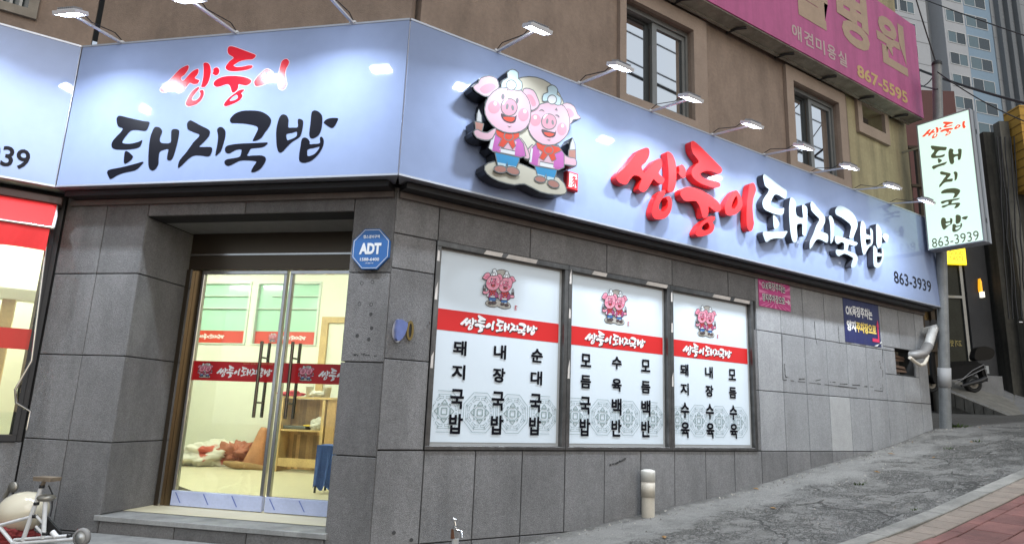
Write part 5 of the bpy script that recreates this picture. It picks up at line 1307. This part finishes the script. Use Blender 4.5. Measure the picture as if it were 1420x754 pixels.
OS = thing('wall_light', 'small orange and white lit fixture on the charcoal wall beside the glazed door', 'light', NB.pt(*nb(1361, 405), .1))
(s0, z1), (s1, z0) = nb(1357.5, 386, .1), nb(1363, 412, .1); zm_ = z0 + (z1 - z0) * .30
b = MB(); b.prism(NB, [(s0, zm_), (s1, zm_), (s1, z1 - .1), ((s0 + s1) / 2, z1), (s0, z1 - .25)], (), .02, .12); b.build('orange_shade', mat('orange_lit', (.8, .35, .02), .4, emit=(1, .42, .02), es=.45), OS)
b = MB(); b.pbox(NB, s0 + .02, s1 + .04, z0, zm_ - .003, .02, .13); b.build('white_shade', mat('white_lit', (.8, .8, .7), .4, emit=(1, .95, .8), es=.45), OS)
# street-side old building at the right edge
r0 = nb(1366, 300)[0]
OBd = thing('old_building', 'dark grimy old building with cables at the right edge', 'building', NB.pt(r0, 2.5, 0))
b = MB(); ztr = nb(1390, 190)[1]; b.pbox(NB, r0, r0 + 9, NZ0 - .5, ztr, -6, .3); b.build('wall', mat('grimy_concrete', (.065, .062, .052), .9, noise=.35, nscale=1.2, grime=(.6, .3)), OBd)
b = MB(); zq = nb(1420, 275)[1]; u4 = nb(1402, 230, .35)[0]; b.pbox(NB, u4, r0 + 9, zq, nb(1410, 166)[1], .301, .9, 0); 
b.build('yellow_brick_storey', mat('yellow_brick', (.52, .30, .05), .8, noise=.2, nscale=3), OBd)
b = MB()
for i in range(10): b.pbox(NB, u4 - .01, r0 + 9, zq + .12 + i * .25, zq + .14 + i * .25, .30, .903)
b.build('brick_courses', mat('brick_joint', (.22, .12, .03), .9), OBd)
b = MB(); b.pbox(NB, nb(1388, 250, .35)[0], nb(1401, 250, .35)[0], NZ0, nb(1395, 180)[1], .302, .55); b.build('concrete_column', mat('column_concrete', (.15, .145, .125), .9, noise=.3, nscale=3, grime=(.4, .4)), OBd)
b = MB(); zz = nb(1395, 450)[1]; b.tube([NB.pt(r0 + .2, zz, .5), NB.pt(r0 + 6, zz, .6)], .03, 6); b.build('conduit', m_alu, OBd)
rc = random.Random(11); b = MB()
for i in range(5):
    x = 1383 + i * 6; pts = []
    for y in range(190, 470, 28): q = nb(x + (y - 190) * .06 + rc.uniform(-2, 2), y, .7); pts.append(NB.pt(*q, .7))
    b.tube(pts, .018, 5)
tag(b.build('cable_bundle', m_dark), 'bundle of black cables hanging down the old building at right', 'cables')
# low block beside the scooter
q0, q1 = nb(1352, 520, 1.0), nb(1394, 552, 1.0)
b = MB(); b.pbox(NB, q0[0], q1[0], q1[1] - .5, q0[1], .3, 1.0, 0, .02); tag(b.build('concrete_block', mat('grey_block', (.20, .20, .20), .9, noise=.2, nscale=4)), 'low grey concrete block right of the parked scooter', 'block')
# timber lattice between the buildings
lq0, lq1 = P(1262, 215, 14.5), P(1286, 345, 14.5)
LT = thing('timber_lattice', 'dark timber balcony frame with boards seen beyond the end of the brown wall', 'lattice', lq1)
LP = Plane((lq0.x, lq0.y, 0), RIGHT.cross(Vector((0, 0, 1))).cross(Vector((0, 0, 1))) * -1, -Vector((FWD.x, FWD.y, 0)))
b = MB()
u0, z1 = LP.px(1258, 205); u1, z0 = LP.px(1300, 420)
for uu in (u0, u0 + .22, u0 + .42, u1): b.pbox(LP, uu - .04, uu + .04, z0 - 1.5, z1, -.08, 0)
for zz in np.linspace(z0 - 1, z1, 6): b.pbox(LP, u0, u1, zz - .03, zz + .03, .001, .06)
b.build('frame', mat('dark_timber', (.05, .035, .02), .8, noise=.3, nscale=6), LT)
b = MB()
for k in range(5): b.pbox(LP, u0 + .08, u1 - .1, z0 - .9 + k * .55, z0 - .6 + k * .55, -.14, -.10)
b.build('boards', mat('ochre_board', (.24, .15, .05), .8, noise=.3, nscale=3, island=.5), LT)
# scooter, seen from its right rear
def SP(x, y, dp=0): return P(x, y, 16.3 + dp)
zq_ = Z(1240, 320, 2.693)
def sp(x, y, dp=0): return SP(*zq_([(x, y)])[0], dp)
SCO = thing('motor_scooter', 'dark parked scooter with a rear top box behind the pole', 'scooter', sp(290, 600))
SPl = Plane((sp(290, 600).x, sp(290, 600).y, 0), Vector((RIGHT.x, RIGHT.y, 0)), -Vector((FWD.x, FWD.y, 0)))
def sq(x, y): return SPl.px(*zq_([(x, y)])[0])
m_scb = mat('scooter_black', (.008, .008, .009), .5, spec=.10); m_tyre = mat('tyre_rubber', (.012, .012, .012), .8)
def sprism(pts, o0, o1, nm, mm, par, sm=1):
    q = [sq(*p) for p in pts]; b = MB(); b.prism(SPl, ccw(smooth(q, 3) if sm else q), (), o0, o1, 0, 0, True); return b.build(nm, mm, par)
sprism([(195,515),(225,492),(270,488),(300,492),(322,500),(330,512),(300,530),(262,548),(215,555),(190,545)], -.10, .10, 'body', m_scb, SCO)
sprism([(160,505),(200,490),(260,486),(298,488),(296,497),(230,503),(175,520)], -.11, .11, 'seat', mat('seat_vinyl', (.010, .010, .010), .7, spec=.1), SCO)
sprism([(120,470),(140,430),(152,432),(165,520),(160,560),(130,565)], -.2, .2, 'leg_shield', m_scb, SCO)
sprism([(290,470),(300,440),(330,432),(362,446),(360,470),(340,482),(300,484)], -.10, .10, 'top_box', mat('top_box_black', (.010, .009, .008), .45, spec=.12), SCO)
def swheel(x, y, r, par=SCO):
    c = sq(x, y); cc = SPl.pt(*c, 0)
    b = MB(); b.lathe(cc - SPl.N * .07, SPl.N, [(.02, r * .62), (0, r * .8), (.02, r * .96), (.07, r), (.12, r * .96), (.14, r * .8), (.12, r * .62)], 28); w_ = b.build('wheel', m_tyre, par)
    b = MB(); b.lathe(cc - SPl.N * .05, SPl.N, [(0, 0), (0, r * .62), (.1, r * .62), (.1, r * .5), (.08, r * .15), (.1, 0)], 20); b.build('rim', mat('dark_rim', (.06, .06, .06), .3, .8), w_)
rr = abs(sq(290, 570)[1] - sq(290, 602)[1]); swheel(292, 572, rr); swheel(135, 572, rr)
b = MB()
for pth in ([(205,560),(245,552),(280,522),(322,500)], [(215,572),(255,548),(330,512)], [(322,500),(335,545),(338,560)]): b.tube([SPl.pt(*sq(*p), .115) for p in pth], .010, 6)
b.build('trim', mat('dull_chrome', (.22, .22, .23), .4, .6), SCO)
b = MB(); b.tube([SPl.pt(*sq(230, 580), .2), SPl.pt(*sq(300, 560), .24), SPl.pt(*sq(318, 550), .24)], [.03, .06, .05], 10); b.build('exhaust', m_dark, SCO)
b = MB(); b.prism(SPl, ccw([sq(*p) for p in ((318,500),(335,520),(340,562),(328,558),(318,530))]), (), -.09, .09); b.build('mudguard', m_scb, SCO)
b = MB(); b.pbox(SPl, sq(330, 505)[0], sq(352, 505)[0], sq(340, 532)[1], sq(340, 503)[1], -.02, .0); b.build('number_plate', mat('plate_grey', (.35, .37, .38), .5), SCO)
b = MB(); b.tube([SPl.pt(*sq(142, 432), -.3), SPl.pt(*sq(142, 425), 0), SPl.pt(*sq(142, 432), .3)], .018, 6); b.build('handlebar', m_dark, SCO)

# apartment tower
ac = R_(-17.7); AU = Vector((math.cos(ac), math.sin(ac), 0)); AN = Vector((AU.y, -AU.x, 0))
if AN.dot(FWD) > 0: AN = -AN
ap0 = P(1254, 200, 75); AP_ = Plane((ap0.x, ap0.y, 0), AU, AN)
def aq(u, v, off=0): return AP_.px(u, v, off)
m_apw = mat('pale_grey_render', (.42, .43, .45), .9, noise=.06, nscale=.4); m_apb = mat('blue_render', (.24, .33, .42), .9, noise=.06, nscale=.4); m_apd = mat('mid_grey_render', (.27, .28, .29), .9, noise=.06, nscale=.4)
AT = thing('apartment_tower', 'tall pale grey and blue apartment tower rising behind the lightbox', 'building', AP_.pt(5, 0, 0))
def au(x): return aq(x, 100)[0]
e0, e1, e2, e3, e4, e5 = au(1225), au(1293), au(1314), au(1344), au(1381), au(1440)
b = MB(); b.pbox(AP_, e0, e1, 0, 90, -12, 0); b.build('side_bay', m_apw, AT)
b = MB(); b.pbox(AP_, e1 + .01, e2, 0, 90, -12, -1.6); b.pbox(AP_, e4 + .01, e5, 0, 90, -12, .3); b.build('grey_bay', m_apd, AT)
b = MB(); b.pbox(AP_, e2 + .01, e3, 0, 90, -12, .2); b.build('middle_bay', m_apw, AT)
b = MB(); b.pbox(AP_, e3 + .01, e4, 0, 90, -12, .2); b.build('blue_bay', m_apb, AT)
zref = aq(1325, 26)[1]
m_apg = mat('tower_glass', (.10, .15, .17), .12, spec=.8); m_apg2 = mat('tower_glass_dark', (.03, .04, .045), .12, spec=.8)
rw = random.Random(8); PITCH = 2.87
def awin(u0, u1, z0, z1, off):
    f = MB()
    for q in minus([(u0 - .08, u1 + .08, z0 - .08, z1 + .08)], [(u0, u1, z0, z1)]): f.pbox(AP_, *q, off + .002, off + .06)
    um = u0 + (u1 - u0) * rw.choice((.48, .52)); f.pbox(AP_, um - .04, um + .04, z0, z1, off + .002, off + .05)
    wo = f.build('window', mat('tower_window_frame', (.55, .56, .56), .5), AT)
    l, r = (m_apg, m_apg2) if rw.random() < .5 else (m_apg2, m_apg)
    p = MB(); p.pbox(AP_, u0, um - .04, z0, z1, off + .001, off + .02, 0); p.pbox(AP_, um + .04, u1, z0, z1, off + .001, off + .02, 1); p.build('pane', [l, r], wo)
for k in range(-5, 3):
    zc = zref + k * PITCH
    if zc < 8: continue
    awin(au(1318), au(1341), zc - .7, zc + .75, .2); awin(au(1345.5), au(1374), zc - .75, zc + .75, .2); awin(au(1256), au(1275), zc - .1 - .7, zc + .65, 0); awin(au(1236), au(1252), zc - .8, zc + .65, 0)
b = MB()
for k in range(-6, 5): b.pbox(AP_, e0, e1, zref + k * PITCH + 1.3, zref + k * PITCH + 1.36, .001, .03); b.pbox(AP_, e4, e5, zref + k * PITCH + 1.3, zref + k * PITCH + 1.36, .301, .33)
b.build('floor_bands', m_apd, AT)
b = MB()
for x in (1386, 1399, 1412): b.pbox(AP_, au(x), au(x) + .5, 0, 90, .301, .9)
b.build('pilaster_strips', mat('dark_grey_render', (.17, .18, .19), .9, noise=.06, nscale=.4), AT)

# overhead wires
def wire(a, b_, sag, r, lb):
    m_ = MB(); pts = [a.lerp(b_, i / 14) - Vector((0, 0, sag * 4 * (i / 14) * (1 - i / 14))) for i in range(15)]
    m_.tube(pts, r, 6); tag(m_.build('overhead_wire', m_dark), lb, 'wire', 'overhead wires of the street')
pt = PTOP
wire(P(1262, 92, 12.5), P(1440, 148, 9.5), .05, .022, 'thick black cable crossing in front of the tower above the lightbox')
wire(P(1262, -8, 12.5), P(1440, 56, 9.5), .02, .010, 'thin upper wire crossing the tower near the top edge')
wire(P(1300, 100, 10.6), P(1440, 176, 9.0), .08, .009, 'thin lower wire running right from the pole over the blue bay')
wire(P(1269, -5, 11), pt - Vector((0, 0, .05)), .02, .012, 'wire dropping from above onto the top of the steel pole')
wire(pt - Vector((0, 0, .1)), P(1266, 118, 12.5), .15, .010, 'slack wire looping from the pole top towards the magenta sign')
wire(P(1262, 112, 12.5), P(1300, 124, 10.6), .03, .012, 'short wire joining the pole below its top from the left')

# weeds along the cracks
m_weed = mat('weed_green', (.07, .11, .025), .8, noise=.3, nscale=30)
def weed(x, y, s, n, lb):
    p = hit(x, y); q = random.Random(int(x)); b = MB()
    for i in range(n):
        a = q.uniform(0, 6.28); d = q.uniform(0, s * 1.2); l = q.uniform(.5, 1) * s * .6
        c = p + Vector((math.cos(a) * d * 1.6, math.sin(a) * d * .5, -.005)); t = Vector((math.cos(a + q.uniform(-1, 1)), math.sin(a), q.uniform(.5, 1.6))).normalized() * l
        w_ = t.cross(Vector((0, 0, 1))).normalized() * l * .14
        b.add([c - w_, c + w_, c + t * .6 + w_ * .8, c + t], [(0, 1, 2, 3)])
    tag(b.build('weed', m_weed), lb, 'weed', 'weeds in the pavement cracks')
weed(1317, 622, .07, 30, 'brightest green weed tuft in the upper crack near the building end')
weed(1357, 612, .08, 26, 'straggly weed tuft farthest up the cracked slope')
weed(1195, 671, .08, 30, 'flat weed tuft midway along the cracked slope')
weed(1395, 668, .06, 24, 'weed tuft beside the pale kerb at the right edge')
weed(1270, 706, .06, 24, 'weed tuft beside the pale kerb near its lower end')
weed(1331, 592, .16, 60, 'grass tuft against the grey side kerb behind the pole')

# grit and pebbles strewn over the broken concrete
q = random.Random(21); b = MB()
for i in range(900):
    if i < 420: x = q.uniform(2.6, 13.5); y = 5.18 - abs(q.gauss(0, .12)) - .02
    else: x = q.uniform(2.5, 13.5); y = q.uniform(3.22, 5.1)
    r = q.uniform(.004, .013); c = Vector((x, y, gz(x) + r * .4)); k = 5
    top = c + Vector((0, 0, r * .7)); rg_ = [c + Vector((math.cos(a + i) * r * q.uniform(.6, 1.2), math.sin(a + i) * r * q.uniform(.6, 1.2), -r * .5)) for a in (0, 1.26, 2.5, 3.8, 5)]
    b.add([top] + rg_, [(0, j + 1, (j + 1) % k + 1) for j in range(k)])
gr_ = b.build('grit', mat('grit_grey', (.26, .24, .21), .9, island=.6))
gr_['kind'] = 'stuff'
q = random.Random(5)
for k in range(9):
    x = q.uniform(4.5, 12.5); y = q.uniform(4.2, 5.1); a = q.uniform(0, 3); c = Vector((x, y, gz(x) + .012)); l = q.uniform(.025, .05)
    u = Vector((math.cos(a), math.sin(a), .1)) * l; v = Vector((-math.sin(a), math.cos(a), 0)) * l * .5
    b = MB(); b.add([c - u, c - u * .2 - v + Vector((0, 0, .006)), c + u, c + u * .2 + v, c + Vector((0, 0, .012))], [(0, 1, 4), (1, 2, 4), (2, 3, 4), (3, 0, 4)])
    tag(b.build('dry_leaf', mat('dry_leaf', (.22, .12, .04), .8, noise=.3, nscale=20)), 'small dry brown leaf lying on the grey concrete slope', 'leaf', 'dry leaves on the slope')
for z, r, dz in ((13.1, .03, .25), (14.2, .06, -.3), (14.6, .03, -.1), (15.6, .03, .4)):
    wire(Vector((4, -5, z)), Vector((40, -6, z + dz)), .5, r, 'street wire mirrored as a thin dark line in the upper window panes')
